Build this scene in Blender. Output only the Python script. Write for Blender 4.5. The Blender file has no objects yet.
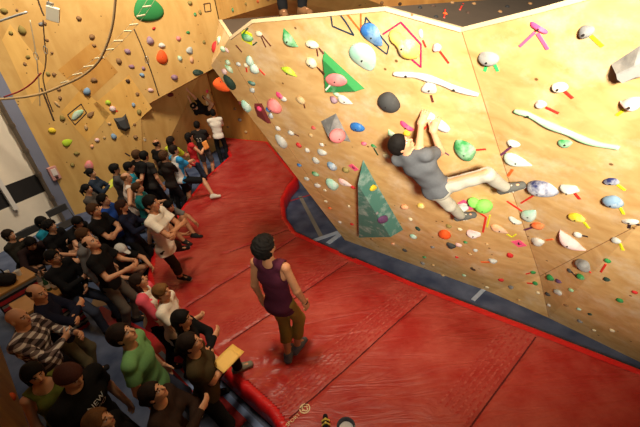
import bpy, bmesh, math, random
import numpy as np
from mathutils import Vector, Matrix
from mathutils.bvhtree import BVHTree
random.seed(7)
SC = bpy.context.scene
COL = SC.collection

# ------------------------------------------------------------------ camera
FPX = 350.0                       # focal length in pixels of the 640 px wide frame
CX, CY = 320.0, 213.5
CAMZ = 4.15
NAD = (385.0, 810.0)              # vanishing point of the verticals (nadir)
_d = Vector((NAD[0]-CX, NAD[1]-CY, FPX)).normalized()
_z = -_d
_fw = Vector((0, 0, 1))
_y = (_fw - _z*_fw.dot(_z)).normalized()
_x = _y.cross(_z)
RW = Matrix((_x, _y, _z))         # camera (x right, y down, z forward) -> world
CAM = Vector((0, 0, CAMZ))
cam_data = bpy.data.cameras.new('camera')
cam_data.sensor_fit = 'HORIZONTAL'
cam_data.sensor_width = 36.0
cam_data.lens = FPX*36.0/640.0
cam_data.clip_start = 0.05
cam = bpy.data.objects.new('camera', cam_data)
COL.objects.link(cam)
_r = RW @ Vector((1, 0, 0)); _u = RW @ Vector((0, -1, 0)); _b = RW @ Vector((0, 0, -1))
cam.matrix_world = Matrix(((_r.x, _u.x, _b.x, 0), (_r.y, _u.y, _b.y, 0), (_r.z, _u.z, _b.z, CAMZ), (0, 0, 0, 1)))
SC.camera = cam

def ray(px, py):
    return RW @ Vector((px-CX, py-CY, FPX))
def at_z(px, py, z):
    r = ray(px, py)
    return CAM + r*((z-CAMZ)/r.z)
def at_y(px, py, y):
    r = ray(px, py)
    return CAM + r*(y/r.y)
def at_plane(px, py, p0, n):
    r = ray(px, py)
    return CAM + r*((p0-CAM).dot(n)/r.dot(n))
def project(p):
    q = RW.transposed() @ (Vector(p)-CAM)
    return (CX+FPX*q.x/q.z, CY+FPX*q.y/q.z)

# ------------------------------------------------------------------ materials
MATS = {}
def srgb(c):
    return tuple(((v/255.0)/12.92 if v/255.0 <= 0.04045 else ((v/255.0+0.055)/1.055)**2.4) for v in c)
def new_mat(name):
    m = bpy.data.materials.new(name); m.use_nodes = True
    nt = m.node_tree
    b = nt.nodes['Principled BSDF']
    return m, nt, b
def plain(name, rgb, rough=0.75, noise=0.12, scale=30.0, metal=0.0, bump=0.0):
    """colour with a light procedural mottling"""
    key = ('plain', name)
    if key in MATS: return MATS[key]
    m, nt, b = new_mat(name)
    c = srgb(rgb)
    tc = nt.nodes.new('ShaderNodeTexCoord')
    nz = nt.nodes.new('ShaderNodeTexNoise'); nz.inputs['Scale'].default_value = scale; nz.inputs['Detail'].default_value = 4
    nt.links.new(tc.outputs['Object'], nz.inputs['Vector'])
    mx = nt.nodes.new('ShaderNodeMix'); mx.data_type = 'RGBA'
    nt.links.new(nz.outputs['Fac'], mx.inputs['Factor'])
    mx.inputs[6].default_value = (*[v*(1-noise) for v in c], 1)
    mx.inputs[7].default_value = (*[min(1, v*(1+noise)+0.004) for v in c], 1)
    nt.links.new(mx.outputs[2], b.inputs['Base Color'])
    b.inputs['Roughness'].default_value = rough
    b.inputs['Metallic'].default_value = metal
    if bump:
        bp = nt.nodes.new('ShaderNodeBump'); bp.inputs['Strength'].default_value = bump; bp.inputs['Distance'].default_value = 0.01
        nt.links.new(nz.outputs['Fac'], bp.inputs['Height']); nt.links.new(bp.outputs['Normal'], b.inputs['Normal'])
    MATS[key] = m
    return m
def chalked(name, rgb, rgb2=(240, 238, 232), amount=0.45, scale=14.0, rough=0.8):
    """a moulded colour with patches of chalk rubbed into it"""
    key = ('chalk', name, rgb, rgb2, amount)
    if key in MATS: return MATS[key]
    m, nt, b = new_mat(name)
    tc = nt.nodes.new('ShaderNodeTexCoord')
    nz = nt.nodes.new('ShaderNodeTexNoise'); nz.inputs['Scale'].default_value = scale; nz.inputs['Detail'].default_value = 6; nz.inputs['Roughness'].default_value = 0.65
    nt.links.new(tc.outputs['Object'], nz.inputs['Vector'])
    rp = nt.nodes.new('ShaderNodeValToRGB')
    rp.color_ramp.elements[0].position = 0.75-0.5*amount-0.08; rp.color_ramp.elements[0].color = (*srgb(rgb), 1)
    rp.color_ramp.elements[1].position = 0.75-0.5*amount+0.12; rp.color_ramp.elements[1].color = (*srgb(rgb2), 1)
    nt.links.new(nz.outputs['Fac'], rp.inputs['Fac'])
    nt.links.new(rp.outputs['Color'], b.inputs['Base Color'])
    b.inputs['Roughness'].default_value = rough
    bp = nt.nodes.new('ShaderNodeBump'); bp.inputs['Strength'].default_value = 0.3; bp.inputs['Distance'].default_value = 0.01
    nt.links.new(nz.outputs['Fac'], bp.inputs['Height']); nt.links.new(bp.outputs['Normal'], b.inputs['Normal'])
    MATS[key] = m
    return m
def plywood(name, rgb, dark, scuff=(236, 226, 205), scuff_amt=0.35, grain=(1.2, 9.0, 1.2), rot=(0, 0, 0)):
    m, nt, b = new_mat(name)
    L = nt.links.new
    tc = nt.nodes.new('ShaderNodeTexCoord')
    mp = nt.nodes.new('ShaderNodeMapping'); mp.inputs['Scale'].default_value = grain; mp.inputs['Rotation'].default_value = rot
    L(tc.outputs['Object'], mp.inputs['Vector'])
    n1 = nt.nodes.new('ShaderNodeTexNoise'); n1.inputs['Scale'].default_value = 1.6; n1.inputs['Detail'].default_value = 7; n1.inputs['Distortion'].default_value = 0.6
    L(mp.outputs['Vector'], n1.inputs['Vector'])
    r1 = nt.nodes.new('ShaderNodeValToRGB')
    r1.color_ramp.elements[0].position = 0.3; r1.color_ramp.elements[0].color = (*srgb(dark), 1)
    r1.color_ramp.elements[1].position = 0.7; r1.color_ramp.elements[1].color = (*srgb(rgb), 1)
    L(n1.outputs['Fac'], r1.inputs['Fac'])
    n2 = nt.nodes.new('ShaderNodeTexNoise'); n2.inputs['Scale'].default_value = 2.3; n2.inputs['Detail'].default_value = 8; n2.inputs['Roughness'].default_value = 0.7
    L(tc.outputs['Object'], n2.inputs['Vector'])
    r2 = nt.nodes.new('ShaderNodeValToRGB')
    r2.color_ramp.elements[0].position = 0.5; r2.color_ramp.elements[0].color = (0, 0, 0, 1)
    r2.color_ramp.elements[1].position = 0.78; r2.color_ramp.elements[1].color = (scuff_amt,)*3+(1,)
    L(n2.outputs['Fac'], r2.inputs['Fac'])
    mx = nt.nodes.new('ShaderNodeMix'); mx.data_type = 'RGBA'
    L(r2.outputs['Color'], mx.inputs['Factor']); L(r1.outputs['Color'], mx.inputs[6]); mx.inputs[7].default_value = (*srgb(scuff), 1)
    # dark rubber scuffs and bolt holes
    vo = nt.nodes.new('ShaderNodeTexVoronoi'); vo.inputs['Scale'].default_value = 4.6
    L(tc.outputs['Object'], vo.inputs['Vector'])
    r3 = nt.nodes.new('ShaderNodeValToRGB')
    r3.color_ramp.elements[0].position = 0.05; r3.color_ramp.elements[0].color = (0.28, 0.22, 0.16, 1)
    r3.color_ramp.elements[1].position = 0.075; r3.color_ramp.elements[1].color = (1, 1, 1, 1)
    L(vo.outputs['Distance'], r3.inputs['Fac'])
    mm = nt.nodes.new('ShaderNodeMix'); mm.data_type = 'RGBA'; mm.blend_type = 'MULTIPLY'; mm.inputs['Factor'].default_value = 1
    L(mx.outputs[2], mm.inputs[6]); L(r3.outputs['Color'], mm.inputs[7])
    L(mm.outputs[2], b.inputs['Base Color'])
    b.inputs['Roughness'].default_value = 0.62
    b.inputs['Specular IOR Level'].default_value = 0.3
    bp = nt.nodes.new('ShaderNodeBump'); bp.inputs['Strength'].default_value = 0.12; bp.inputs['Distance'].default_value = 0.01
    L(n2.outputs['Fac'], bp.inputs['Height']); L(bp.outputs['Normal'], b.inputs['Normal'])
    return m

# ------------------------------------------------------------------ object helpers
def link(o, parent=None):
    COL.objects.link(o)
    if parent is not None: o.parent = parent
    return o
def mesh_obj(name, verts, faces, mat, parent=None, smooth=False, origin=None):
    me = bpy.data.meshes.new(name)
    if origin is not None:
        verts = [Vector(v)-origin for v in verts]
    me.from_pydata([tuple(v) for v in verts], [], faces)
    me.update()
    if smooth:
        me.polygons.foreach_set('use_smooth', [True]*len(me.polygons))
    if mat is not None: me.materials.append(mat)
    o = bpy.data.objects.new(name, me)
    if origin is not None: o.location = origin
    return link(o, parent)
def bm_obj(name, bm, mat, parent=None, smooth=False, loc=None):
    me = bpy.data.meshes.new(name)
    bmesh.ops.recalc_face_normals(bm, faces=bm.faces[:])
    bm.to_mesh(me); bm.free()
    if smooth: me.polygons.foreach_set('use_smooth', [True]*len(me.polygons))
    if mat is not None: me.materials.append(mat)
    o = bpy.data.objects.new(name, me)
    if loc is not None: o.location = loc
    return link(o, parent)
def tag(o, label, cat, group=None):
    o['label'] = label; o['category'] = cat
    if group: o['group'] = group
    return o
def struct(o):
    o['kind'] = 'structure'
    return o
def empty(name, loc, rotz=0.0):
    o = bpy.data.objects.new(name, None); o.location = loc; o.rotation_euler = (0, 0, rotz); o.empty_display_size = 0.1
    return link(o)
def add_box(bm, c, s, rot=None, bev=0.0):
    r = bmesh.ops.create_cube(bm, size=1.0)
    M = Matrix.Translation(Vector(c)) @ (rot.to_4x4() if rot is not None else Matrix.Identity(4)) @ Matrix.Diagonal((*s, 1))
    bmesh.ops.transform(bm, matrix=M, verts=r['verts'])
    if bev:
        es = list({e for v in r['verts'] for e in v.link_edges})
        bmesh.ops.bevel(bm, geom=es, offset=bev, segments=2, affect='EDGES', profile=0.5)
def add_tube(bm, pts, rad, seg=8, caps=True):
    pts = [Vector(p) for p in pts]
    rads = rad if isinstance(rad, (list, tuple)) else [rad]*len(pts)
    rings = []
    up = Vector((0.13, 0.21, 0.97)).normalized()
    prev = None
    for i, p in enumerate(pts):
        t = (pts[min(i+1, len(pts)-1)]-pts[max(i-1, 0)]).normalized()
        if prev is None:
            a = t.cross(up)
            if a.length < 1e-3: a = t.cross(Vector((1, 0, 0)))
            a.normalize()
        else:
            a = (prev - t*prev.dot(t)).normalized()
        prev = a
        b = t.cross(a)
        rings.append([bm.verts.new(p + (a*math.cos(2*math.pi*k/seg)+b*math.sin(2*math.pi*k/seg))*rads[i]) for k in range(seg)])
    for i in range(len(rings)-1):
        for k in range(seg):
            bm.faces.new((rings[i][k], rings[i][(k+1) % seg], rings[i+1][(k+1) % seg], rings[i+1][k]))
    if caps:
        bm.faces.new(list(reversed(rings[0]))); bm.faces.new(rings[-1])
def add_cyl(bm, a, b, r, seg=16, r2=None):
    add_tube(bm, [a, b], [r, r if r2 is None else r2], seg)
def smooth_path(pts, n=8):
    """Catmull-Rom through the points"""
    P = [Vector(p) for p in pts]
    P = [P[0]*2-P[1]] + P + [P[-1]*2-P[-2]]
    out = []
    for i in range(1, len(P)-2):
        for k in range(n):
            t = k/n
            a, b, c, d = P[i-1], P[i], P[i+1], P[i+2]
            out.append(0.5*((2*b)+(c-a)*t+(2*a-5*b+4*c-d)*t*t+(3*b-a-3*c+d)*t*t*t))
    out.append(P[-2])
    return out
# ------------------------------------------------------------------ the freestanding boulder (wall_right)
MAT_Z = 0.35
B0 = Vector((0.45, 5.93, 0)); B1 = Vector((1.99, 4.70, 0))
uL = (B1-B0).normalized()
nLh = Vector((-uL.y, uL.x, 0))
if nLh.dot(-B0) < 0: nLh = -nLh
OV = math.tan(math.radians(30))
nL = (nLh - Vector((0, 0, OV))).normalized()
def L(px, py): return at_plane(px, py, B0, nL)
lip = {'V': L(230, 37), 'T1': L(252, 20), 'T2': L(385, 7), 'S': L(461, 28)}
Wp = L(234, 44); Xp = L(227.5, 54.5); Pp = L(211, 65.5)
Qp = at_y(219, 20, lip['V'].y+0.75)
Sm = L(512, 190); D0 = L(540, 276)
Sb = at_z(549, 318, 0)
T4 = CAM + ray(540, 8)*((4.04-CAMZ)/ray(540, 8).z)
nR = (lip['S']-T4).cross(Sm-T4).normalized()
def R_(px, py): return at_plane(px, py, T4, nR)
T5 = R_(640, -20); T6 = R_(760, -54)
D1 = R_(640, 224); D2 = R_(760, 168)
B2 = at_z(640, 362, 0); B3 = at_z(770, 425, 0)
verts = [B0, at_z(345, 240, 0), B1, at_z(490, 292, 0), Sb, B2, B3,           # 0-6 base
         D0, D1, D2,                                                         # 7-9
         Sm, lip['S'], T4, T5, T6,                                           # 10-14
         lip['T2'], lip['T1'], lip['V'], Wp, Xp, Pp, Qp]                     # 15-21
verts[1] = B0.lerp(B1, 0.02); 
back = Vector((0.80, 0.60, 0))
nb = len(verts)
top_ids = [21, 17, 16, 15, 11, 12, 13, 14]
extra = [verts[i]+back*3.4+Vector((0, 0, -0.10)) for i in top_ids]           # the deck behind the lip
verts += extra                                                               # 22..29
low = [Vector((v.x, v.y, 0)) for v in extra]
verts += low                                                                 # 30..37
faces = [
    [20, 19, 18, 17, 16, 15, 11, 10, 7, 4, 3, 2, 0],   # main overhanging face
    [11, 12, 13, 14, 9, 8, 7, 10],                     # upper right face
    [7, 8, 9, 6, 5, 4],                                # lower right face
    [21, 17, 18, 19, 20],                              # prow facet
]
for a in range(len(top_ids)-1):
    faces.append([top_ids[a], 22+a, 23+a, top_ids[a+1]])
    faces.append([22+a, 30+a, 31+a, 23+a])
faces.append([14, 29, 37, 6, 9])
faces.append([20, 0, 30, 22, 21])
ply_b = plywood('boulder_plywood', (224, 186, 126), (200, 156, 96), scuff=(240, 230, 208), scuff_amt=0.55, grain=(1.0, 4.0, 5.0), rot=(0.3, 0.2, 0.8))
wall_r = mesh_obj('wall_right', verts, faces, ply_b)
wall_r.data.materials.append(plain('deck_shade_brown', (74, 58, 42), 0.9, 0.15, 6))  # dark brown carries the shade of the unlit deck in its colour
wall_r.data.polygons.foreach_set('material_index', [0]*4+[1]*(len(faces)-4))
struct(wall_r)
bmw = bmesh.new(); bmw.from_mesh(wall_r.data)
bmesh.ops.triangulate(bmw, faces=bmw.faces[:], ngon_method='EAR_CLIP')
BVHS = [BVHTree.FromBMesh(bmw)]
# pale bevelled edge board that runs along the lip
edge_ids = [21, 17, 16, 15, 11, 12, 13, 14]
edge_mat = plain('edge_board', (212, 186, 144), 0.6, 0.08, 12)
def lip_board(name, ids, w=0.02):
    bm = bmesh.new()
    prev = None
    up = Vector((0, 0, 1))
    for a, i in enumerate(ids):
        p = verts[i]
        t = (verts[ids[min(a+1, len(ids)-1)]]-verts[ids[max(a-1, 0)]]).normalized()
        side = Vector((t.y, -t.x, 0)).normalized()
        if side.dot(back) < 0: side = -side
        ring = [bm.verts.new(p-side*0.006-up*w*1.2), bm.verts.new(p-side*0.006+up*0.002), bm.verts.new(p+side*0.03+up*0.004), bm.verts.new(p+side*0.05-up*w*1.2)]
        if prev:
            for k in range(4):
                bm.faces.new((prev[k], prev[(k+1) % 4], ring[(k+1) % 4], ring[k]))
        else: bm.faces.new(ring[::-1])
        prev = ring
    bm.faces.new(prev)
    return bm_obj(name, bm, edge_mat)
struct(lip_board('trim_1', edge_ids))
# seam battens between the panels of the boulder (thin dark joints)
seam_mat = plain('panel_joint', (160, 116, 72), 0.8, 0.1)
def joint(name, pts, nrm, w=0.006):
    bm = bmesh.new(); prev = None
    for i, p in enumerate(pts):
        t = (pts[min(i+1, len(pts)-1)]-pts[max(i-1, 0)]).normalized()
        s = t.cross(nrm).normalized()*w
        ring = [bm.verts.new(p-s-nrm*0.004), bm.verts.new(p-s+nrm*0.0025), bm.verts.new(p+s+nrm*0.0025), bm.verts.new(p+s-nrm*0.004)]
        if prev:
            for k in range(4): bm.faces.new((prev[k], prev[(k+1) % 4], ring[(k+1) % 4], ring[k]))
        else: bm.faces.new(ring[::-1])
        prev = ring
    bm.faces.new(prev)
    return struct(bm_obj(name, bm, seam_mat))
nLf = nL if nL.dot(CAM-B1) > 0 else -nL
nRf = nR if nR.dot(CAM-T4) > 0 else -nR
joint('trim_2', [lip['S'], Sm, D0, Sb], (nLf+nRf).normalized(), 0.003)
joint('trim_3', [D0, D1, D2], nRf, 0.003)
joint('trim_4', [L(233, 60), L(262, 108), L(292, 152), L(330, 208)], nLf, 0.003)

# ------------------------------------------------------------------ floor, mat
def floor_mat():
    m, nt, b = new_mat('blue_grey_vinyl')
    Lk = nt.links.new
    tc = nt.nodes.new('ShaderNodeTexCoord')
    nz = nt.nodes.new('ShaderNodeTexNoise'); nz.inputs['Scale'].default_value = 3.0; nz.inputs['Detail'].default_value = 7
    Lk(tc.outputs['Object'], nz.inputs['Vector'])
    rp = nt.nodes.new('ShaderNodeValToRGB')
    rp.color_ramp.elements[0].position = 0.35; rp.color_ramp.elements[0].color = (*srgb((52, 66, 96)), 1)
    rp.color_ramp.elements[1].position = 0.75; rp.color_ramp.elements[1].color = (*srgb((96, 108, 134)), 1)
    Lk(nz.outputs['Fac'], rp.inputs['Fac']); Lk(rp.outputs['Color'], b.inputs['Base Color'])
    b.inputs['Roughness'].default_value = 0.55
    return m
FL = floor_mat()
bm = bmesh.new(); add_box(bm, (0, 8, -0.05), (30, 26, 0.1))
struct(bm_obj('floor', bm, FL))

def red_vinyl(name, c1, c2):
    m, nt, b = new_mat(name)
    Lk = nt.links.new
    tc = nt.nodes.new('ShaderNodeTexCoord')
    nz = nt.nodes.new('ShaderNodeTexNoise'); nz.inputs['Scale'].default_value = 1.7; nz.inputs['Detail'].default_value = 8; nz.inputs['Roughness'].default_value = 0.68
    Lk(tc.outputs['Object'], nz.inputs['Vector'])
    rp = nt.nodes.new('ShaderNodeValToRGB')
    e = rp.color_ramp.elements
    e[0].position = 0.38; e[0].color = (*srgb(c1), 1)
    e[1].position = 0.80; e[1].color = (*srgb(c2), 1)
    Lk(nz.outputs['Fac'], rp.inputs['Fac']); Lk(rp.outputs['Color'], b.inputs['Base Color'])
    b.inputs['Roughness'].default_value = 0.42
    n2 = nt.nodes.new('ShaderNodeTexNoise'); n2.inputs['Scale'].default_value = 2.4; n2.inputs['Detail'].default_value = 3; n2.inputs['Distortion'].default_value = 1.5
    mp = nt.nodes.new('ShaderNodeMapping'); mp.inputs['Scale'].default_value = (0.5, 2.2, 1); mp.inputs['Rotation'].default_value = (0, 0, 0.9)
    Lk(tc.outputs['Object'], mp.inputs['Vector']); Lk(mp.outputs['Vector'], n2.inputs['Vector'])
    bp = nt.nodes.new('ShaderNodeBump'); bp.inputs['Strength'].default_value = 0.5; bp.inputs['Distance'].default_value = 0.05
    Lk(n2.outputs['Fac'], bp.inputs['Height']); Lk(bp.outputs['Normal'], b.inputs['Normal'])
    return m
RED = red_vinyl('red_mat_vinyl', (164, 32, 29), (194, 92, 80))
RED_SIDE = red_vinyl('red_mat_border', (206, 20, 26), (214, 36, 36))
def mz(px, py, z=MAT_Z): return at_z(px, py, z)
mat_outline = [mz(221, 137), mz(268, 141.5), mz(298, 177), mz(290, 186), mz(284, 199), mz(286, 217), mz(296, 231), mz(345, 254), mz(420, 284), mz(540, 329), mz(640, 368), mz(760, 415),
               Vector((3.3, 0.7, MAT_Z)), Vector((-0.35, 1.55, MAT_Z)), mz(268, 411), mz(229, 377), mz(200, 350), mz(165, 318), mz(150, 293), mz(147, 276), mz(152, 250), mz(170, 225), mz(185, 202), mz(204, 178), mz(229, 156)]
# subdivide the outline, build a pillowy top with a rounded edge
pts = []
n = len(mat_outline)
for i in range(n):
    a, b = mat_outline[i], mat_outline[(i+1) % n]
    k = max(1, int((b-a).length/0.12))
    for j in range(k): pts.append(a.lerp(b, j/k))
bm = bmesh.new()
ring_top = [bm.verts.new(p) for p in pts]
f = bm.faces.new(ring_top)
bm.normal_update()
if f.normal.z < 0: f.normal_flip()
bmesh.ops.triangulate(bm, faces=bm.faces[:])
me = bpy.data.meshes.new('tmp'); bm.to_mesh(me); bm.free()
# regular grid clipped by outline for real relief
poly = np.array([(p.x, p.y) for p in pts])
def inside(x, y):
    c = np.zeros(x.shape, bool)
    j = len(poly)-1
    for i in range(len(poly)):
        xi, yi = poly[i]; xj, yj = poly[j]
        cond = ((yi > y) != (yj > y)) & (x < (xj-xi)*(y-yi)/(yj-yi+1e-12)+xi)
        c ^= cond
        j = i
    return c
def edge_dist(x, y):
    d = np.full(x.shape, 9.0)
    j = len(poly)-1
    for i in range(len(poly)):
        a = poly[j]; b = poly[i]; ab = b-a; l2 = (ab**2).sum()+1e-12
        t = np.clip(((x-a[0])*ab[0]+(y-a[1])*ab[1])/l2, 0, 1)
        d = np.minimum(d, np.hypot(x-a[0]-t*ab[0], y-a[1]-t*ab[1]))
        j = i
    return d
bpy.data.meshes.remove(me)
# dents where people stand on it: (x, y, depth, radius)
DENTS = []
def dent(px, py, depth=0.035, r=0.55): 
    p = mz(px, py); DENTS.append((p.x, p.y, depth, r))
dent(290, 360, 0.03, 0.6); dent(184, 281, 0.03, 0.7); dent(165, 262, 0.03, 0.6); dent(215, 199, 0.025, 0.5); dent(262, 372, 0.02, 0.4)
def mat_height(x, y):
    h = np.zeros_like(x)
    for dx, dy, dep, r in DENTS:
        rr = np.hypot(x-dx, y-dy)
        th = np.arctan2(y-dy, x-dx)
        h -= dep*np.exp(-(rr/(0.35*r))**2)
        h += 0.010*np.cos(9*th+1.3*dx)*np.exp(-((rr-0.6*r)/(0.5*r))**2)
    h += 0.006*np.sin(3.1*x+1.7*y)+0.005*np.sin(-2.2*x+4.3*y+1.0)+0.003*np.sin(9*x-6*y)
    return h
SEAMS = [((230, 251), (294, 227)), ((186, 306), (301, 234)), ((230, 340), (348, 262)), ((279, 427), (437, 286)), ((470, 427), (541, 329.5))]
SEAMW = []
for a, b in SEAMS:
    A, Bq = mz(*a), mz(*b); SEAMW.append((np.array((A.x, A.y)), np.array((Bq.x, Bq.y))))
def seam_groove(x, y):
    h = np.zeros_like(x)
    for A, Bq in SEAMW:
        ab = Bq-A; l2 = (ab**2).sum()
        t = np.clip(((x-A[0])*ab[0]+(y-A[1])*ab[1])/l2, -0.1, 1.05)
        d = np.hypot(x-A[0]-t*ab[0], y-A[1]-t*ab[1])
        h -= 0.030*np.exp(-(d/0.025)**2)
    return h
def mat_top(x, y):
    x = np.asarray(x, float); y = np.asarray(y, float)
    e = edge_dist(x, y)
    return MAT_Z + (mat_height(x, y)+seam_groove(x, y))*np.clip(e/0.12, 0, 1)
g = 0.03
xs = np.arange(poly[:, 0].min(), poly[:, 0].max(), g); ys = np.arange(poly[:, 1].min(), poly[:, 1].max(), g)
X, Y = np.meshgrid(xs, ys, indexing='ij')
IN = inside(X, Y)
ED = np.full(X.shape, 0.0); ED[IN] = edge_dist(X[IN], Y[IN])
IN &= ED > 0.085
Zm = np.zeros_like(X); Zm[IN] = MAT_Z + (mat_height(X[IN], Y[IN])+seam_groove(X[IN], Y[IN]))*np.clip((ED[IN]-0.08)/0.15, 0, 1)
idx = -np.ones(X.shape, int); idx[IN] = np.arange(IN.sum())
V = np.stack([X[IN], Y[IN], Zm[IN]], 1)
q = IN[:-1, :-1] & IN[1:, :-1] & IN[1:, 1:] & IN[:-1, 1:]
Fq = np.stack([idx[:-1, :-1][q], idx[1:, :-1][q], idx[1:, 1:][q], idx[:-1, 1:][q]], 1)
nv = len(V)
vl = [tuple(v) for v in V]; fl = [tuple(int(k) for k in r) for r in Fq]
# rim: a band from inside the outline over a rounded edge, down to the floor
def offset_ring(dist, z):
    m = len(pts); out = []
    for i in range(m):
        a, b, c = pts[i-1], pts[i], pts[(i+1) % m]
        t = (c-a).normalized(); nrm = Vector((t.y, -t.x, 0))
        out.append(Vector((b.x, b.y, z))+nrm*dist)
    return out
area = sum(pts[i-1].x*pts[i].y-pts[i].x*pts[i-1].y for i in range(len(pts)))
sg = -1 if area > 0 else 1        # inwards sign
rings = [offset_ring(sg*0.13, MAT_Z-0.022), offset_ring(sg*0.08, MAT_Z+0.003), offset_ring(sg*0.035, MAT_Z+0.004), offset_ring(0.0, MAT_Z-0.022), offset_ring(0.0, 0.04), offset_ring(sg*0.03, 0.0)]
base = len(vl)
for r in rings: vl += [tuple(p) for p in r]
m = len(pts)
rim_faces = []
for k in range(len(rings)-1):
    for i in range(m):
        rim_faces.append((base+k*m+i, base+k*m+(i+1) % m, base+(k+1)*m+(i+1) % m, base+(k+1)*m+i))
pad = mesh_obj('crash_mat', vl, fl+rim_faces, RED, smooth=True)
pad.data.materials.append(RED_SIDE)
mi = [0]*len(fl)+[1]*len(rim_faces)
pad.data.polygons.foreach_set('material_index', mi)
tag(pad, 'large red padded crash mat covering the floor below the overhanging plywood boulder', 'crash mat')
pad_bvh = BVHTree.FromPolygons([Vector(v) for v in vl], fl)
def mat_z(x, y):
    h = pad_bvh.ray_cast(Vector((x, y, 2)), Vector((0, 0, -1)))
    return h[0].z if h[0] is not None else MAT_Z
# sewn hook-and-loop bands along the seams (part of the mat)
def worn_band():
    m, nt, b = new_mat('hook_and_loop_band')
    Lk = nt.links.new
    tc = nt.nodes.new('ShaderNodeTexCoord')
    nz = nt.nodes.new('ShaderNodeTexNoise'); nz.inputs['Scale'].default_value = 22; nz.inputs['Detail'].default_value = 5
    Lk(tc.outputs['Object'], nz.inputs['Vector'])
    rp = nt.nodes.new('ShaderNodeValToRGB')
    rp.color_ramp.elements[0].position = 0.42; rp.color_ramp.elements[0].color = (*srgb((172, 44, 38)), 1)
    rp.color_ramp.elements[1].position = 0.8; rp.color_ramp.elements[1].color = (*srgb((194, 104, 90)), 1)
    Lk(nz.outputs['Fac'], rp.inputs['Fac']); Lk(rp.outputs['Color'], b.inputs['Base Color'])
    b.inputs['Roughness'].default_value = 0.8
    return m
BAND = worn_band()
def band(name, a, b, offs, w, mat, n=90, lift=0.004, med=0.14):
    A, Bq = mz(*a), mz(*b)
    t = (Bq-A).normalized(); s = Vector((-t.y, t.x, 0))
    if s.x > 0: s = -s
    bm = bmesh.new(); prev = None
    for i in range(n+1):
        p = A.lerp(Bq, i/n)+s*offs
        row = []
        for q_ in (-w, w):
            c = p+s*q_
            if not inside(np.array([c.x]), np.array([c.y]))[0] or edge_dist(np.array([c.x]), np.array([c.y]))[0] < med: row = None; break
            row.append(bm.verts.new((c.x, c.y, mat_z(c.x, c.y)+lift)))
        if row and prev: bm.faces.new((prev[0], prev[1], row[1], row[0]))
        prev = row
    o = bm_obj(name, bm, mat, pad)
    return o
for (a, b), nst in zip(SEAMS, (0, 0, 5, 6, 6)):
    for k in range(nst):
        band('stitched_band', a, b, 0.05+0.058*k, 0.011, BAND)
seam_dark = plain('seam_gap', (92, 14, 12), 0.9, 0.1)
for a, b in SEAMS:
    band('seam', a, b, 0.0, 0.008, seam_dark, lift=0.003)
band('border_strip', (298, 233), (419, 283.8), 0.075, 0.040, RED_SIDE, lift=0.008, med=0.01)
band('border_strip', (420, 284.3), (636, 366.5), 0.075, 0.040, RED_SIDE, lift=0.008, med=0.01)
# printed emblem on the mat: ring, inner marks and a short word
INK = plain('cream_print', (236, 214, 170), 0.7, 0.1)
def flat_on_mat(bm):
    for v in bm.verts: v.co.z = mat_z(v.co.x, v.co.y)+0.004+v.co.z*0.0
E0 = mz(304.8, 408.5); E1 = mz(291.5, 421.5)
dirw = (E1-E0); dirw.z = 0; lenw = dirw.length; dirw.normalize()
rE = (mz(310.5, 408)-mz(299.5, 409)).length*0.5
bm = bmesh.new()
K = 40
def arc(bm, c, r0, r1, a0, a1, k):
    prev = None
    for i in range(k+1):
        an = a0+(a1-a0)*i/k
        dv = Vector((math.cos(an), math.sin(an), 0))
        row = (bm.verts.new(c+dv*r0), bm.verts.new(c+dv*r1))
        if prev: bm.faces.new((prev[0], prev[1], row[1], row[0]))
        prev = row
angw = math.atan2(dirw.y, dirw.x)
arc(bm, E0, rE*0.80, rE*1.0, 0, 2*math.pi, K)
sidev = Vector((-dirw.y, dirw.x, 0))
for c_, a0, a1 in ((E0+sidev*rE*0.30, angw-0.6, angw+3.6), (E0-sidev*rE*0.30, angw+2.6, angw+6.6)):
    arc(bm, c_, rE*0.22, rE*0.40, a0, a1, 16)
arc(bm, E0+dirw*rE*0.45, rE*0.0, rE*0.22, 0, 6.28, 12)
arc(bm, E0-dirw*rE*0.5, rE*0.0, rE*0.18, 0, 6.28, 12)
flat_on_mat(bm)
emb = bm_obj('printed_emblem', bm, INK, pad)
def text_mesh(body, size):
    cu = bpy.data.curves.new('txt', 'FONT'); cu.body = body; cu.size = size; cu.align_x = 'CENTER'; cu.align_y = 'CENTER'; cu.resolution_u = 3
    o = bpy.data.objects.new('txt', cu); COL.objects.link(o)
    dg = bpy.context.evaluated_depsgraph_get()
    me = bpy.data.meshes.new_from_object(o.evaluated_get(dg))
    bpy.data.objects.remove(o); bpy.data.curves.remove(cu)
    return me
me = text_mesh('SPORT', 0.062)
bm = bmesh.new(); bm.from_mesh(me); bpy.data.meshes.remove(me)
ctr = E0+dirw*(rE+0.11)
# the word reads away from the ring, towards the camera
for v in bm.verts:
    x, y = v.co.x, v.co.y
    v.co = ctr - dirw*x + Vector((dirw.y, -dirw.x, 0))*y
flat_on_mat(bm)
bm_obj('printed_word', bm, INK, pad)

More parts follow.
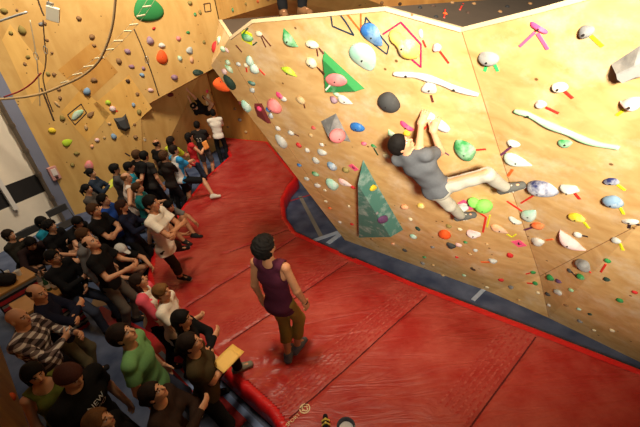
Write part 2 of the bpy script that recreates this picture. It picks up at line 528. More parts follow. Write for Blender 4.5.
# ------------------------------------------------------------------ walls at the back and the left
A0 = Vector((-6.54, 8.45, 0))
CU = at_y(218.5, 20, 11.0); CU0 = Vector((CU.x, CU.y, 0))
uU = (CU0-A0).normalized()
nU = Vector((uU.y, -uU.x, 0))
if nU.dot(-A0) < 0: nU = -nU
def U(px, py): return at_plane(px, py, A0, nU)
L0 = U(141, 108); L1 = U(214, 68)
F0 = Vector((L0.x, L0.y, 0)); F00 = A0.lerp(F0, 0.5)
FC = at_z(221, 138, 0.0)*1.0; FC.z = 0
FC = Vector((mz(224, 136).x-0.05, mz(224, 136).y+0.05, 0))
TOPZ = 7.0
L2 = Vector((CU.x, CU.y, L1.z+(L1-L0).z*0.15))
FCt = Vector((FC.x, FC.y, 3.6))
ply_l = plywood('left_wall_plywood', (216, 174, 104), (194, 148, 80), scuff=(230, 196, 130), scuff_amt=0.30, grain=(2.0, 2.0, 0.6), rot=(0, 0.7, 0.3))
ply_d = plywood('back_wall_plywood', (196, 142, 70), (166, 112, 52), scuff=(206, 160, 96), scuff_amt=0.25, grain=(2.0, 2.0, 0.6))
F0 = Vector((L0.x, L0.y, 0))-uU*0.7
L1i = L1-nU*0.9; L0i = L0-nU*0.03; L2i = L2-nU*0.9
print('FC off', nU.dot(FC-A0), 'L0', L0, 'L1', L1, 'CU', CU)
vs = [A0, A0+Vector((0, 0, TOPZ)), CU0+Vector((0, 0, TOPZ)), L2, L1, L0, F0, FC, FCt, L1i, L0i, L2i]
wl = mesh_obj('wall_left', vs, [[0, 1, 2, 3, 4, 5, 6], [5, 4, 9, 10], [4, 3, 11, 9], [6, 10, 9, 7], [9, 11, 8, 7], [6, 5, 10]], ply_l)
struct(wl)
def bvh_of(o):
    b_ = bmesh.new(); b_.from_mesh(o.data); bmesh.ops.triangulate(b_, faces=b_.faces[:]); t = BVHTree.FromBMesh(b_); b_.free(); return t
BVHS.append(bvh_of(wl))
# back wall under the overhang
FR = mz(300, 146); FRd = (FR-FC); FRd.z = 0
FE = FC+FRd.normalized()*9
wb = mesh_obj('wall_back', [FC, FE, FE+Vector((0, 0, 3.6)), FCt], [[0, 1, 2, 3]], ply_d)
struct(wb); BVHS.append(bvh_of(wb))
# upper back wall whose lower lip hangs over the dark recess
Ea = at_y(219.5, 20.5, 10.95); Eb = at_y(284, 0.5, 8.2); Ec = at_y(330, -14, 7.6)
up = Vector((0, 0, 1))
wu = mesh_obj('wall_back_upper', [Ea, Eb, Ec, Ec+up*3, Eb+up*3, Ea+up*3, FCt+Vector((0.1, 0.2, 0.0)), Vector((1.5, 11.2, 3.3)), Vector((4.0, 10.0, 3.3))],
              [[0, 1, 4, 5], [1, 2, 3, 4], [0, 6, 7, 1], [1, 7, 8, 2]], ply_l)
wu.name = 'wall_back_2'
struct(wu); BVHS.append(bvh_of(wu))
# far plywood wall seen over the top of the boulder, its panels stop above a dark gap
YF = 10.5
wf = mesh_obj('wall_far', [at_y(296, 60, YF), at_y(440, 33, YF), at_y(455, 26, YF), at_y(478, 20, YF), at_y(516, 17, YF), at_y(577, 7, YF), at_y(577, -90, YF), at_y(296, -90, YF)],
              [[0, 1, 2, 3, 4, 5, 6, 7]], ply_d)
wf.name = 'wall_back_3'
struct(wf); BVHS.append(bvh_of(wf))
grey = plain('grey_paint', (120, 118, 112), 0.8, 0.08, 3)
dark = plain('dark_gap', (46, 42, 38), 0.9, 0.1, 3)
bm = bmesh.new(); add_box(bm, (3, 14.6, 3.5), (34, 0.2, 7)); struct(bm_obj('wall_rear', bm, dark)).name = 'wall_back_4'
bm = bmesh.new(); pG = at_y(577, 7, YF)
add_box(bm, (pG.x+3.02, YF+0.3, 5.0), (6.0, 0.2, 4.6)); struct(bm_obj('wall_back_5', bm, grey))
# grey painted strip, roll-up door and its frame continue the left wall towards the camera
dW = Vector((-0.50, -0.866, 0))
nW = Vector((0.866, -0.50, 0))
def W(px, py): return at_plane(px, py, A0, nW)
bluegrey = plain('blue_grey_paint', (112, 116, 134), 0.75, 0.06, 4)
gw = (W(55, 205)-A0); s1 = gw.dot(dW)
G1 = A0+dW*s1
def wallquad(name, a, b, z0, z1, mat, off=0.0, th=0.06):
    bm = bmesh.new()
    vs_ = [a, b, b+up*0, a+up*0]
    A_ = [Vector((p.x, p.y, z0))+nW*off for p in (a, b)]+[Vector((p.x, p.y, z1))+nW*off for p in (b, a)]
    B_ = [p-nW*th for p in A_]
    vv = [bm.verts.new(p) for p in A_+B_]
    for f_ in ((0, 1, 2, 3), (7, 6, 5, 4), (0, 4, 5, 1), (1, 5, 6, 2), (2, 6, 7, 3), (3, 7, 4, 0)): bm.faces.new([vv[i] for i in f_])
    return bm_obj(name, bm, mat)
struct(wallquad('wall_left_2', A0, G1, 0, TOPZ, bluegrey))
white_p = plain('white_slats', (226, 212, 190), 0.7, 0.06, 6)
black_p = plain('black_band', (22, 17, 14), 0.7, 0.1, 6)
zb0 = W(20, 202).z; zb1 = W(20, 180).z
door = wallquad('door_1', G1, G1+dW*6, 0, zb0, white_p); struct(door)
d2 = wallquad('door_band', G1, G1+dW*6, zb0, zb1, black_p, off=0.0); d2.parent = door
d3 = wallquad('door_upper_panel', G1, G1+dW*6, zb1, 3.95, white_p, off=0.004); d3.parent = door
struct(wallquad('wall_left_3', G1, G1+dW*6, 3.95, TOPZ, bluegrey))
# galvanised pipe beside the door with clamps
steel = plain('galvanised_steel', (120, 108, 92), 0.45, 0.15, 20, metal=0.6)
p0 = G1+nW*0.09+dW*0.03
bm = bmesh.new(); add_cyl(bm, p0, p0+up*4.9, 0.045, 14)
pipe = bm_obj('steel_pipe', bm, steel, smooth=False); tag(pipe, 'tall vertical steel pipe beside the white roll-up door on the left', 'pipe')
for z in (0.7, 1.35, 1.95, 2.55, 3.15, 3.75):
    bm = bmesh.new(); add_cyl(bm, p0+up*(z-0.04), p0+up*(z+0.04), 0.062, 14); add_box(bm, p0+up*z-nW*0.05, (0.05, 0.05, 0.06), None)
    bm_obj('clamp', bm, steel, pipe)
# white jamb with a dark foot in front of the door band
j0 = W(14.5, 209); j1 = W(-4, 176)
bm = bmesh.new(); add_box(bm, Vector((j0.x, j0.y, (j0.z+5)/2))+nW*0.06, (0.09, 0.09, 5-j0.z), Matrix.Rotation(math.atan2(dW.y, dW.x), 3, 'Z'))
struct(bm_obj('trim_5', bm, plain('white_jamb', (214, 206, 196), 0.6, 0.05)))
# ------------------------------------------------------------------ climbing holds, volumes and tape
def wall_hit(px, py):
    r = ray(px, py).normalized(); best = None
    for t in BVHS:
        h = t.ray_cast(CAM, r)
        if h[0] is not None and (best is None or h[3] < best[3]): best = h
    p, n = best[0], best[1]
    if n.dot(r) > 0: n = -n
    return p.copy(), n.copy()
def frame(px, py, w, h, ang):
    """wall point, normal, and the two half axes (world vectors) of a w x h px shape"""
    c, n = wall_hit(px, py)
    dep = (RW.transposed() @ (c-CAM)).z
    a = math.radians(ang)
    def vec(dx, dy, half):
        q = at_plane(px+dx*half, py+dy*half, c, n)-c
        lim = half*dep/FPX
        if q.length > 1.25*lim: q = q.normalized()*1.25*lim
        return q
    u = vec(math.cos(a), math.sin(a), w/2)
    v = n.cross(u).normalized()
    v2 = vec(-math.sin(a), math.cos(a), h/2)
    if v.dot(v2) < 0: v = -v
    return c, n, u, v*v2.length
def frame_on(px, py, w, h, ang, p0, n):
    c = at_plane(px, py, p0, n); dep = (RW.transposed() @ (c-CAM)).z
    a = math.radians(ang); u = (RW @ Vector((math.cos(a), math.sin(a), 0)))*(w/2*dep/FPX); v = (RW @ Vector((-math.sin(a), math.cos(a), 0)))*(h/2*dep/FPX)
    return c, u.cross(v).normalized()*(-1 if u.cross(v).dot(CAM-c) < 0 else 1), u, v
def ico(sub=3):
    bm = bmesh.new(); bmesh.ops.create_icosphere(bm, subdivisions=sub, radius=1.0); return bm
def lump(p, rng, k=3):
    return sum(a*math.sin(f.dot(p)+ph) for f, a, ph in rng)
PAL = {
 'white': ((206, 202, 192), (236, 232, 224)), 'cream': ((222, 206, 164), (244, 236, 214)), 'grey': ((112, 112, 112), (176, 174, 170)),
 'dark grey': ((62, 62, 62), (112, 110, 106)), 'pale grey': ((180, 184, 178), (232, 232, 226)), 'blue': ((36, 104, 176), (150, 190, 222)),
 'pale blue': ((120, 150, 176), (220, 226, 230)), 'navy': ((30, 40, 96), (214, 218, 228)), 'green': ((40, 132, 66), (170, 214, 176)),
 'pale green': ((150, 196, 150), (226, 238, 220)), 'mint': ((158, 206, 186), (226, 238, 228)), 'teal': ((72, 122, 110), (178, 200, 190)),
 'lime': ((176, 206, 40), (216, 226, 120)), 'neon green': ((136, 222, 96), (196, 236, 164)), 'yellow': ((226, 196, 40), (240, 224, 140)),
 'pale yellow': ((236, 206, 96), (250, 244, 220)), 'orange': ((232, 88, 24), (240, 140, 84)), 'peach': ((232, 160, 110), (240, 200, 168)),
 'red': ((196, 36, 36), (224, 110, 100)), 'maroon': ((110, 36, 34), (150, 70, 62)), 'pink': ((232, 130, 130), (240, 186, 178)),
 'hot pink': ((230, 60, 110), (240, 140, 164)), 'pale pink': ((224, 180, 176), (242, 226, 222)), 'mauve': ((150, 110, 130), (196, 170, 180)),
 'purple': ((96, 60, 100), (160, 130, 150)), 'brown': ((134, 98, 60), (170, 134, 90)), 'dark brown': ((66, 44, 30), (110, 84, 60)),
 'olive': ((140, 122, 60), (178, 160, 96)), 'tan': ((190, 150, 96), (222, 196, 150)), 'black': ((26, 26, 28), (80, 80, 80)), 'dark green': ((26, 52, 40), (90, 110, 96)),
}
def hold_mat(col, chalk):
    c = PAL[col]
    return chalked('hold_'+col.replace(' ', '_'), c[0], tuple(int(v*0.88) for v in c[1]), chalk, scale=6.0)
BOLT = plain('bolt_steel', (70, 68, 66), 0.4, 0.2, 20, metal=0.7)
HOLDS = []   # every hold / tape / volume with what its label needs
def rec(o, px, py, kind, desc, size, where=None, label=None, group=None, cat=None):
    HOLDS.append(dict(o=o, px=px, py=py, kind=kind, desc=desc, size=size, label=label, where=where, group=group, cat=cat))
    return o
def H(shape, px, py, w, h, ang=0, col='white', chalk=0.4, d=0.8, label=None, word=None, on=None):
    c, n, u, v = frame(px, py, w, h, ang) if on is None else frame_on(px, py, w, h, ang, *on)
    rs = random.Random(int(px*31+py*17))
    rng = [(Vector((rs.uniform(-4, 4), rs.uniform(-4, 4), rs.uniform(-4, 4))), rs.uniform(0.02, 0.07), rs.uniform(0, 6)) for _ in range(5)]
    hz = d*min(u.length, v.length)
    hz = max(hz, 0.35*v.length)
    sub = 3 if max(w, h) >= 9 else 2
    bm = ico(sub)
    sgn = 1 if rs.random() < 0.5 else -1
    for vt in bm.verts:
        p = vt.co.copy(); q = p.copy()
        l = lump(p, rng)
        x, y, z = p
        if shape == 'blob':
            q *= 1+l
            q.z = max(q.z, -0.05)
        elif shape == 'jug':          # a lip that overhangs a scooped top
            q *= 1+l
            q.z = max(q.z, -0.05)*(1+0.5*y)
            if y < 0: q.z -= 0.35*math.exp(-((x*1.4)**2+(y+0.45)**2*5))
        elif shape == 'ball':
            q = Vector((x, y, z*1.0+0.75)); q *= 1+0.3*l
        elif shape == 'egg':
            q = Vector((x*(1+0.25*y), y, max(z, -0.05))); q *= 1+0.4*l
        elif shape == 'crescent':     # banana: bent along x, tapering to both ends
            t = x
            tap = max(0.12, 1-abs(t)**2.2)
            q.y = y*tap*0.75 + 0.55*sgn*(t*t-0.4)
            q.z = max(z, -0.05)*(0.5+0.5*tap)
            q.x = t*(1+0.3*l)
        elif shape == 'wing':         # flat blade with one straight thick rim and a scoop
            tap = 1-0.75*((x+1)/2)**1.5
            q.y = y*tap; q.z = max(z, -0.05)*tap*(1+0.35*y)+0.06*l
            q.z -= 0.25*tap*math.exp(-((x+0.2)**2*3+(y-0.1)**2*6))
            q.z = max(q.z, -0.05)
        elif shape == 'double':       # two lobes pinched together
            r_ = 0.62+0.38*abs(math.sin(1.9*x+0.5))
            q.y = y*r_*(1.1 if x > 0 else 0.85); q.z = max(z, -0.05)*r_; q *= 1+0.5*l
        elif shape == 'pinch':
            q.y = y*(0.55+0.45*x*x); q.z = max(z, -0.05)*(1.1-0.35*abs(y)); q *= 1+l
        elif shape == 'wedge':
            q.z = max(z, -0.05)*(0.55-0.45*x); q.y = y*(1-0.35*x); q *= 1+0.6*l
        vt.co = u*q.x + v*q.y + n*(q.z*hz)
    o = bm_obj('climbing_hold', bm, hold_mat(col, chalk), None, True, loc=c)
    if max(w, h) >= 13:
        bmb = bmesh.new(); zt = 0.0
        for vv in o.data.vertices:
            if (vv.co-n*vv.co.dot(n)).length < 0.3*v.length: zt = max(zt, vv.co.dot(n))
        add_cyl(bmb, n*(zt*0.8), n*(zt+0.004), 0.007, 10)
        bm_obj('bolt', bmb, BOLT, o)
    size = 'large' if max(w, h) >= 19 else ('medium' if max(w, h) >= 10 else ('small' if max(w, h) >= 6 else 'tiny'))
    wd = word or {'crescent': 'curved', 'ball': 'round', 'double': 'two-lobed', 'wing': 'blade-shaped', 'egg': 'oval', 'wedge': 'wedge-shaped', 'pinch': 'waisted', 'jug': 'scooped', 'blob': 'lumpy'}[shape]
    return rec(o, px, py, 'hold', col+' '+wd, size, label=label)
def rail(pts, wpx, col, label, chalk=0.5):
    sp = smooth_path([(a, b, 0) for a, b in pts], 6)
    P = [];
    for s in sp:
        p, n = wall_hit(s.x, s.y); P.append((p, n))
    c = P[len(P)//2][0]
    dep = (RW.transposed() @ (c-CAM)).z
    r0 = wpx/2*dep/FPX
    bm = bmesh.new()
    N = len(P); rads = []
    for i in range(N):
        t = i/(N-1)
        rads.append(r0*(0.35+0.75*math.sin(math.pi*min(1, max(0, t*0.9+0.05)))**0.5)*(1+0.10*math.sin(i*0.55)))
    add_tube(bm, [p+n*(r0*0.35+0.003*math.sin(i*0.5))-c for i, (p, n) in enumerate(P)], rads, 10)
    o = bm_obj('rail_hold', bm, hold_mat(col, chalk), None, True, loc=c)
    for k in (0.2, 0.5, 0.8):
        p, n = P[int(k*(N-1))]
        bmb = bmesh.new(); add_cyl(bmb, p+n*r0*1.2-c, p+n*(r0*1.36)-c, 0.011, 10); bm_obj('bolt', bmb, BOLT, o)
    x, y = pts[len(pts)//2]
    return rec(o, x, y, 'hold', col, 'long', label=label, cat='climbing hold')
TAPE = {'red': (222, 50, 36), 'brown': (96, 44, 34), 'green': (60, 214, 110), 'hot pink': (246, 92, 136), 'yellow': (226, 230, 30), 'purple': (110, 50, 92), 'dark': (44, 30, 36),
        'orange': (244, 104, 40), 'magenta': (216, 22, 84), 'navy': (24, 52, 70), 'dark green': (34, 70, 40), 'white': (240, 232, 220), 'dark brown': (60, 34, 20)}
def tape(pts, col, wpx=2.2, label=None, closed=False, of=None):
    """a strip of coloured tape stuck flat on the wall along the px polyline"""
    if closed: pts = list(pts)+[pts[0]]
    segs = []
    for a, b in zip(pts[:-1], pts[1:]):
        k = max(1, int(math.hypot(b[0]-a[0], b[1]-a[1])/6))
        segs.append([wall_hit(a[0]+(b[0]-a[0])*i/k, a[1]+(b[1]-a[1])*i/k) for i in range(k+1)])
    c = segs[0][0][0]
    dep = (RW.transposed() @ (c-CAM)).z
    hw = wpx/2*dep/FPX
    bm = bmesh.new()
    for sgm in segs:
        prev = None
        for i, (p, n) in enumerate(sgm):
            t = (sgm[min(i+1, len(sgm)-1)][0]-sgm[max(i-1, 0)][0]).normalized()
            s = t.cross(n).normalized()*hw
            ring = [bm.verts.new(q-c) for q in (p-s-n*0.001, p-s+n*0.006, p+s+n*0.006, p+s-n*0.001)]
            if prev:
                for k in range(4): bm.faces.new((prev[k], prev[(k+1) % 4], ring[(k+1) % 4], ring[k]))
            else: bm.faces.new(ring[::-1])
            prev = ring
        bm.faces.new(prev)
    o = bm_obj('tape_strip', bm, plain('tape_'+col.replace(' ', '_'), TAPE[col], 0.55, 0.05), None, False, loc=c)
    mx = sum(p[0] for p in pts)/len(pts); my = sum(p[1] for p in pts)/len(pts)
    return rec(o, mx, my, 'tape', col, '', label=label, cat='tape')
def card(px, py, w, h, ang, col, label):
    c, n, u, v = frame(px, py, w, h, ang)
    bm = bmesh.new()
    t = n*0.004
    vv = [bm.verts.new(p) for p in (-u-v, u-v, u+v, -u+v)] + [bm.verts.new(p+t) for p in (-u-v, u-v, u+v, -u+v)]
    for f_ in ((3, 2, 1, 0), (4, 5, 6, 7), (0, 1, 5, 4), (1, 2, 6, 5), (2, 3, 7, 6), (3, 0, 4, 7)): bm.faces.new([vv[i] for i in f_])
    o = bm_obj('route_card', bm, plain('card_'+col.replace(' ', '_'), TAPE[col], 0.6, 0.05), None, False, loc=c)
    bm = bmesh.new()
    prev = None
    for a, b in (((-0.45, -0.3), (0.35, 0.3)), ((-0.1, 0.45), (0.2, -0.45))):
        A_, B_ = u*a[0]+v*a[1]+n*0.005, u*b[0]+v*b[1]+n*0.005
        s = (B_-A_).cross(n).normalized()*v.length*0.13
        bm.faces.new([bm.verts.new(p) for p in (A_-s, A_+s, B_+s, B_-s)])
    bm_obj('written_mark', bm, plain('marker_ink', (40, 20, 24), 0.7), o)
    return rec(o, px, py, 'card', col, '', label=label, cat='card')
def volume(poly, apex, hgt, col, label, chalk=0.35, smooth=False, name='wall_volume', inset=0.0):
    P = [wall_hit(*p) for p in poly]
    n = sum((q[1] for q in P), Vector()).normalized()
    c = sum((q[0] for q in P), Vector())/len(P)
    bm = bmesh.new()
    basev = [bm.verts.new(q[0]-c-n*0.01) for q in P]
    if isinstance(apex[0], (int, float)): apex = [apex]
    tops = [bm.verts.new(wall_hit(*a)[0]-c+n*hgt) for a in apex]
    if len(tops) == 1:
        for i in range(len(basev)): bm.faces.new((basev[i], basev[(i+1) % len(basev)], tops[0]))
    else:
        for i in range(len(basev)):
            j = (i+1) % len(basev)
            bm.faces.new((basev[i], basev[j], tops[j], tops[i]))
        bm.faces.new(tops)
    bm.faces.new(basev[::-1])
    o = bm_obj(name, bm, hold_mat(col, chalk), None, smooth, loc=c)
    if smooth:
        sm_ = o.modifiers.new('round', 'SUBSURF'); sm_.levels = 1; sm_.render_levels = 1
    BVHS.append(None)
    b_ = bmesh.new(); b_.from_mesh(o.data); bmesh.ops.translate(b_, vec=c, verts=b_.verts[:]); bmesh.ops.triangulate(b_, faces=b_.faces[:]); BVHS[-1] = BVHTree.FromBMesh(b_); b_.free()
    px = sum(p[0] for p in poly)/len(poly); py = sum(p[1] for p in poly)/len(poly)
    return rec(o, px, py, 'volume', col, 'large', label=label, cat='wall volume')

# --- volumes first: holds may sit on them
volume([(323.5, 50), (366, 89), (326.5, 91)], [(326, 55), (358, 87), (328.5, 88)], 0.06, 'green', 'green triangular wall volume carrying a flat pink hold, near the boulder lip', 0.08)
volume([(363, 159), (403.5, 230), (360, 233)], [(365, 172), (396, 226), (364, 228)], 0.20, 'teal', 'tall teal triangular wall volume with white scuffs, low on the boulder', 0.34)
volume([(336, 112.5), (352, 143), (328, 139), (320, 121)], (334, 127), 0.14, 'grey', 'black and grey pyramid volume with a round pink ball hold on it', 0.42)
volume([(254, 103), (262, 103), (272, 124), (257, 116)], [(256, 105), (261, 105), (269, 121), (259, 114)], 0.04, 'maroon', 'flat maroon triangular volume low on the left edge of the boulder', 0.05)
H('wedge', 364, 57.5, 31, 22, 60, 'mint', 0.42, 0.62, 'large pale mint rounded hold below the blue and white hold')
volume([(609.5, 64), (640, 44), (660, 40), (660, 76), (640, 78), (626.5, 82), (619, 71)], [(622, 65), (640, 56), (655, 52), (655, 66), (640, 68), (628, 74), (623, 70)], 0.07, 'grey', 'big pale grey winged hold cut by the right edge of the photo', 0.6, False, 'climbing_hold')
volume([(113, 118), (122, 117), (126, 113), (131, 128), (126, 132), (118, 129)], [(117, 121), (121, 120), (124, 119), (127, 127), (124, 128), (120, 126)], 0.10, 'dark grey', 'dark grey ray-shaped hold on the left wall above the crowd', 0.1, False, 'climbing_hold')
# --- the boulder, upper left to right
H('crescent', 290, 38, 24, 12, 52, 'green', 0.45, 0.9, 'long green and white banana hold below the boulder lip', )
H('blob', 312, 44, 13, 7, 10, 'cream', 0.5, 0.9, 'cream hold with two brown tapes above the green triangle volume')
tape([(317, 49), (318, 56)], 'brown', 1.4); tape([(319, 48), (324, 54)], 'brown', 1.4)
H('egg', 312, 62, 13, 9, 40, 'cream', 0.4, 0.9)
tape([(317, 67), (325, 74)], 'brown', 1.4)
H('crescent', 289, 71, 19, 8, 28, 'lime', 0.3, 0.8, 'lime green bar hold left of the green triangle volume')
H('blob', 336, 80, 19, 13, -8, 'pink', 0.3, 0.35, 'flat oval pink hold on the green triangle volume')
tape([(326, 90), (331, 84)], 'white', 1.6)
tape([(331, 15), (332.5, 26), (354, 35)], 'navy', 1.4, 'navy tape bent in a V below the boulder lip')
tape([(340, 14), (346, 22), (354, 35)], 'navy', 1.4, 'navy tape line closing the right side of the navy V')
tape([(347, 13.5), (361, 31)], 'orange', 1.6, 'left arm of the orange tape V below the lip')
tape([(361, 12), (361, 31)], 'orange', 1.6, 'right arm of the orange tape V below the lip')
tape([(366, 17), (389, 46), (387, 54), (363.5, 36)], 'navy', 1.2, 'navy tape outline around the blue and white hold', True)
H('wedge', 373, 35, 28, 15, 52, 'blue', 0.45, 0.9, 'large blue hold streaked with white inside the navy tape outline')
tape([(383, 34), (401, 22), (421, 44), (421, 67), (408, 56)], 'magenta', 1.5, 'magenta tape outline around the big yellow and white hold')
H('double', 404, 44, 36, 19, 40, 'pale yellow', 0.3, 0.9, 'big two-lobed yellow and white hold inside magenta tape')
H('blob', 421, 34, 5, 9, 0, 'white', 0.6, 0.8)
tape([(423, 40), (426, 47)], 'red', 1.6)
H('blob', 437, 47, 9, 8, 0, 'pale pink', 0.4, 0.9)
tape([(440, 51), (449, 63)], 'red', 1.8)
rail([(394, 73), (407, 74), (421, 75.5), (437, 80), (455, 87.5), (479, 94)], 6.0, 'white', 'long thin white rail hold running below the yellow hold', 0.6)
H('wedge', 430, 88, 15, 13, 40, 'white', 0.6, 0.9)
tape([(431, 95), (433, 102)], 'brown', 2.2)
H('egg', 389, 101, 23, 20, 15, 'dark grey', 0.12, 0.8, 'dark grey stone-like hold above the climber')
H('blob', 490, 58, 21, 13, 8, 'grey', 0.75, 0.9, 'white-topped grey hold with two green tapes on the right face')
tape([(487, 64), (485, 71)], 'green', 3); tape([(495, 64), (498, 71)], 'green', 3)
H('pinch', 539, 28, 20, 8, 32, 'hot pink', 0.3, 0.6, 'hot pink flat hold at the top of a pink tape star')
tape([(535, 32), (520, 46)], 'hot pink', 3, 'pink tape arm reaching lower left from the pink hold'); tape([(538, 33), (548, 49)], 'hot pink', 3, 'pink tape arm reaching lower right from the pink hold')
H('egg', 586, 31, 17, 12, -35, 'grey', 0.3, 0.9, 'grey oval hold with a yellow tape near the top right')
tape([(591, 35), (603, 46)], 'yellow', 3)
H('jug', 560, 86, 16, 9, 5, 'cream', 0.6, 0.9)
tape([(564, 90), (573, 98)], 'red', 2.6)
H('crescent', 633, 101, 26, 16, -10, 'pale pink', 0.4, 1.0, 'pinkish white curved hold at the right edge above yellow tape')
tape([(626, 108), (617, 115)], 'yellow', 3)
H('blob', 541, 104, 11, 8, -10, 'pale pink', 0.6, 0.9)
tape([(546, 107), (559, 113)], 'red', 2.6)
rail([(515, 110), (527, 113), (543, 121), (562, 129), (578, 136), (598, 143), (620, 147.5)], 6.4, 'pale green', 'long pale green rail hold slanting across the right face', 0.35)
H('wedge', 566, 143, 13, 9, -15, 'green', 0.5, 0.9)
H('blob', 513, 143, 13, 7, 10, 'white', 0.6, 0.9)
tape([(512, 146), (501, 155)], 'purple', 2.4)
H('wing', 518, 160, 31, 15, 22, 'mint', 0.6, 0.9, 'large pale mint blade hold below the white hold with purple tape')
tape([(513, 169), (508, 176)], 'orange', 2.6)
H('wing', 490, 177, 18, 13, 30, 'mint', 0.5, 0.9, 'pale mint hold just behind the climber\'s raised knee')
tape([(499, 182), (511, 184.5)], 'red', 2)
H('egg', 542, 187, 33, 18, 12, 'navy', 0.55, 0.9, 'big navy hold with white chalk under the climber\'s foot')
H('pinch', 570, 188, 20, 13, 5, 'pale grey', 0.5, 0.9)
tape([(575, 193), (580, 199)], 'red', 2.6)
H('blob', 612, 181, 17, 8, 5, 'navy', 0.4, 0.8)
tape([(617, 184), (625, 190)], 'yellow', 2.4)
H('egg', 613.5, 200.5, 22, 14, 18, 'pale blue', 0.25, 0.8, 'blue oval hold below the navy hold near the right edge')
tape([(620, 207), (624, 214)], 'yellow', 2.2)
H('egg', 465.5, 149.5, 24, 15, 55, 'green', 0.5, 0.9, 'green and white oval hold right of the climber\'s head')
tape([(474, 150), (486, 149)], 'red', 2)
H('ball', 474.5, 200, 12, 11, 0, 'neon green', 0.1, 0.8, 'smaller neon green ball hold under the climber\'s thigh')
H('ball', 484.5, 202.5, 17, 15, 20, 'neon green', 0.12, 0.8, 'larger neon green ball hold under the climber\'s shin')
card(467, 205, 15, 8, 30, 'hot pink', 'bright pink card left of the neon green ball holds')
tape([(477, 211), (486, 217), (483, 232)], 'red', 2, 'red tape bent at a corner below the neon green holds')
H('jug', 474, 233, 15, 8, 12, 'pale pink', 0.5, 0.9)
H('egg', 445, 233.5, 13, 13, 20, 'orange', 0.06, 0.9, 'round bright orange hold below the climber')
H('blob', 451, 245, 9, 7, 10, 'dark grey', 0.1, 0.8)
H('wing', 500, 229, 19, 9, 28, 'peach', 0.6, 0.9)
H('pinch', 515, 220, 13, 7, 30, 'pale grey', 0.4, 0.9)
H('wing', 530, 214, 20, 14, -35, 'mint', 0.5, 0.9, 'pale mint bean hold at the end of a long red tape')
tape([(507, 201), (522, 211)], 'red', 1.8); tape([(534, 195), (521, 203)], 'red', 1.8)
H('blob', 537.5, 225, 12, 8, 0, 'orange', 0.55, 0.9)
tape([(533, 227), (524, 230)], 'purple', 2)
H('blob', 538, 241, 12, 8, -10, 'white', 0.6, 0.9)
tape([(546, 240), (553, 239)], 'orange', 1.6)
H('crescent', 571, 240, 33, 15, 38, 'pale pink', 0.5, 0.9, 'large pale pink banana hold low on the right face')
H('blob', 578, 234, 7, 7, 0, 'white', 0.5, 0.9)
tape([(581, 235), (588, 236.5)], 'dark', 2)
H('egg', 577, 217, 18, 11, 15, 'yellow', 0.3, 0.7, 'yellow oval hold with a yellow tape low on the right face')
tape([(584, 222), (589, 228)], 'yellow', 2.4)
H('blob', 630, 221, 16, 6, 0, 'white', 0.5, 0.9)
tape([(630, 224), (629, 228)], 'dark', 2.4); tape([(634, 223), (640, 225)], 'dark', 2)
H('egg', 616, 240, 9, 6, 5, 'pale grey', 0.4, 0.8)
tape([(620, 243), (623, 250)], 'yellow', 2.6)
H('blob', 584, 265, 14, 12, -20, 'grey', 0.6, 0.9, 'chalky grey lump below the pale pink banana hold')
tape([(588, 269), (591, 273)], 'red', 1.6)
H('blob', 608, 260.5, 6, 6, 0, 'green', 0.1, 0.9); tape([(606, 264), (601, 272)], 'red', 1.8)
H('blob', 581, 276.5, 7, 6, 0, 'green', 0.3, 0.9); tape([(571, 271), (578, 278)], 'dark', 1.6)
H('blob', 569.5, 270.5, 4, 4, 0, 'dark grey', 0.3); H('blob', 607, 279, 6, 5, 0, 'dark green', 0.3)
H('blob', 550.5, 277.5, 8, 6, 0, 'green', 0.2); H('blob', 558.5, 281, 6, 4, 10, 'purple', 0.3); H('blob', 571, 290, 6, 4, 0, 'pale green', 0.3)
H('blob', 558, 292, 10, 6, 10, 'pale grey', 0.4); H('blob', 548, 294, 5, 4, 0, 'dark grey', 0.2); H('blob', 538, 292.5, 4, 3, 0, 'cream', 0.4)
H('blob', 535.5, 283, 5, 4, 0, 'green', 0.2); tape([(533, 283.5), (527, 283)], 'red', 1.6)
H('blob', 533, 272, 6, 4, 10, 'green', 0.1); tape([(531, 272.5), (526, 274)], 'red', 1.6)
H('blob', 510, 255, 7, 7, 0, 'red', 0.1); H('blob', 493, 260.5, 9, 6, 20, 'pale grey', 0.4); tape([(481, 262), (490, 262)], 'orange', 2)
H('blob', 511, 287, 5, 4, 0, 'grey', 0.3); H('blob', 501, 279.5, 6, 4, 0, 'red', 0.2); H('blob', 487, 244, 4, 3, 0, 'tan')
card(519, 243.5, 10, 7, 38, 'hot pink', 'small pink card with a dark mark low on the boulder')
tape([(507, 234), (512, 237), (516, 234)], 'yellow', 1.2, 'thin yellow tape squiggle right of the peach hold')
tape([(490, 215), (487, 227)], 'yellow', 1.2, 'thin yellow tape line right of the red tape corner')
H('blob', 620, 300, 6, 5, 0, 'green', 0.2); H('blob', 612, 330, 4, 4, 0, 'cream'); H('blob', 594, 330, 4, 3, 0, 'cream'); H('blob', 580, 321, 4, 4, 0, 'grey'); H('blob', 590, 314, 4, 3, 0, 'dark green'); H('blob', 579, 309, 4, 3, 0, 'mint'); H('blob', 635, 292, 5, 4, 0, 'red', 0.2); H('blob', 566, 305, 4, 3, 0, 'brown'); H('blob', 549, 305, 4, 3, 0, 'white')
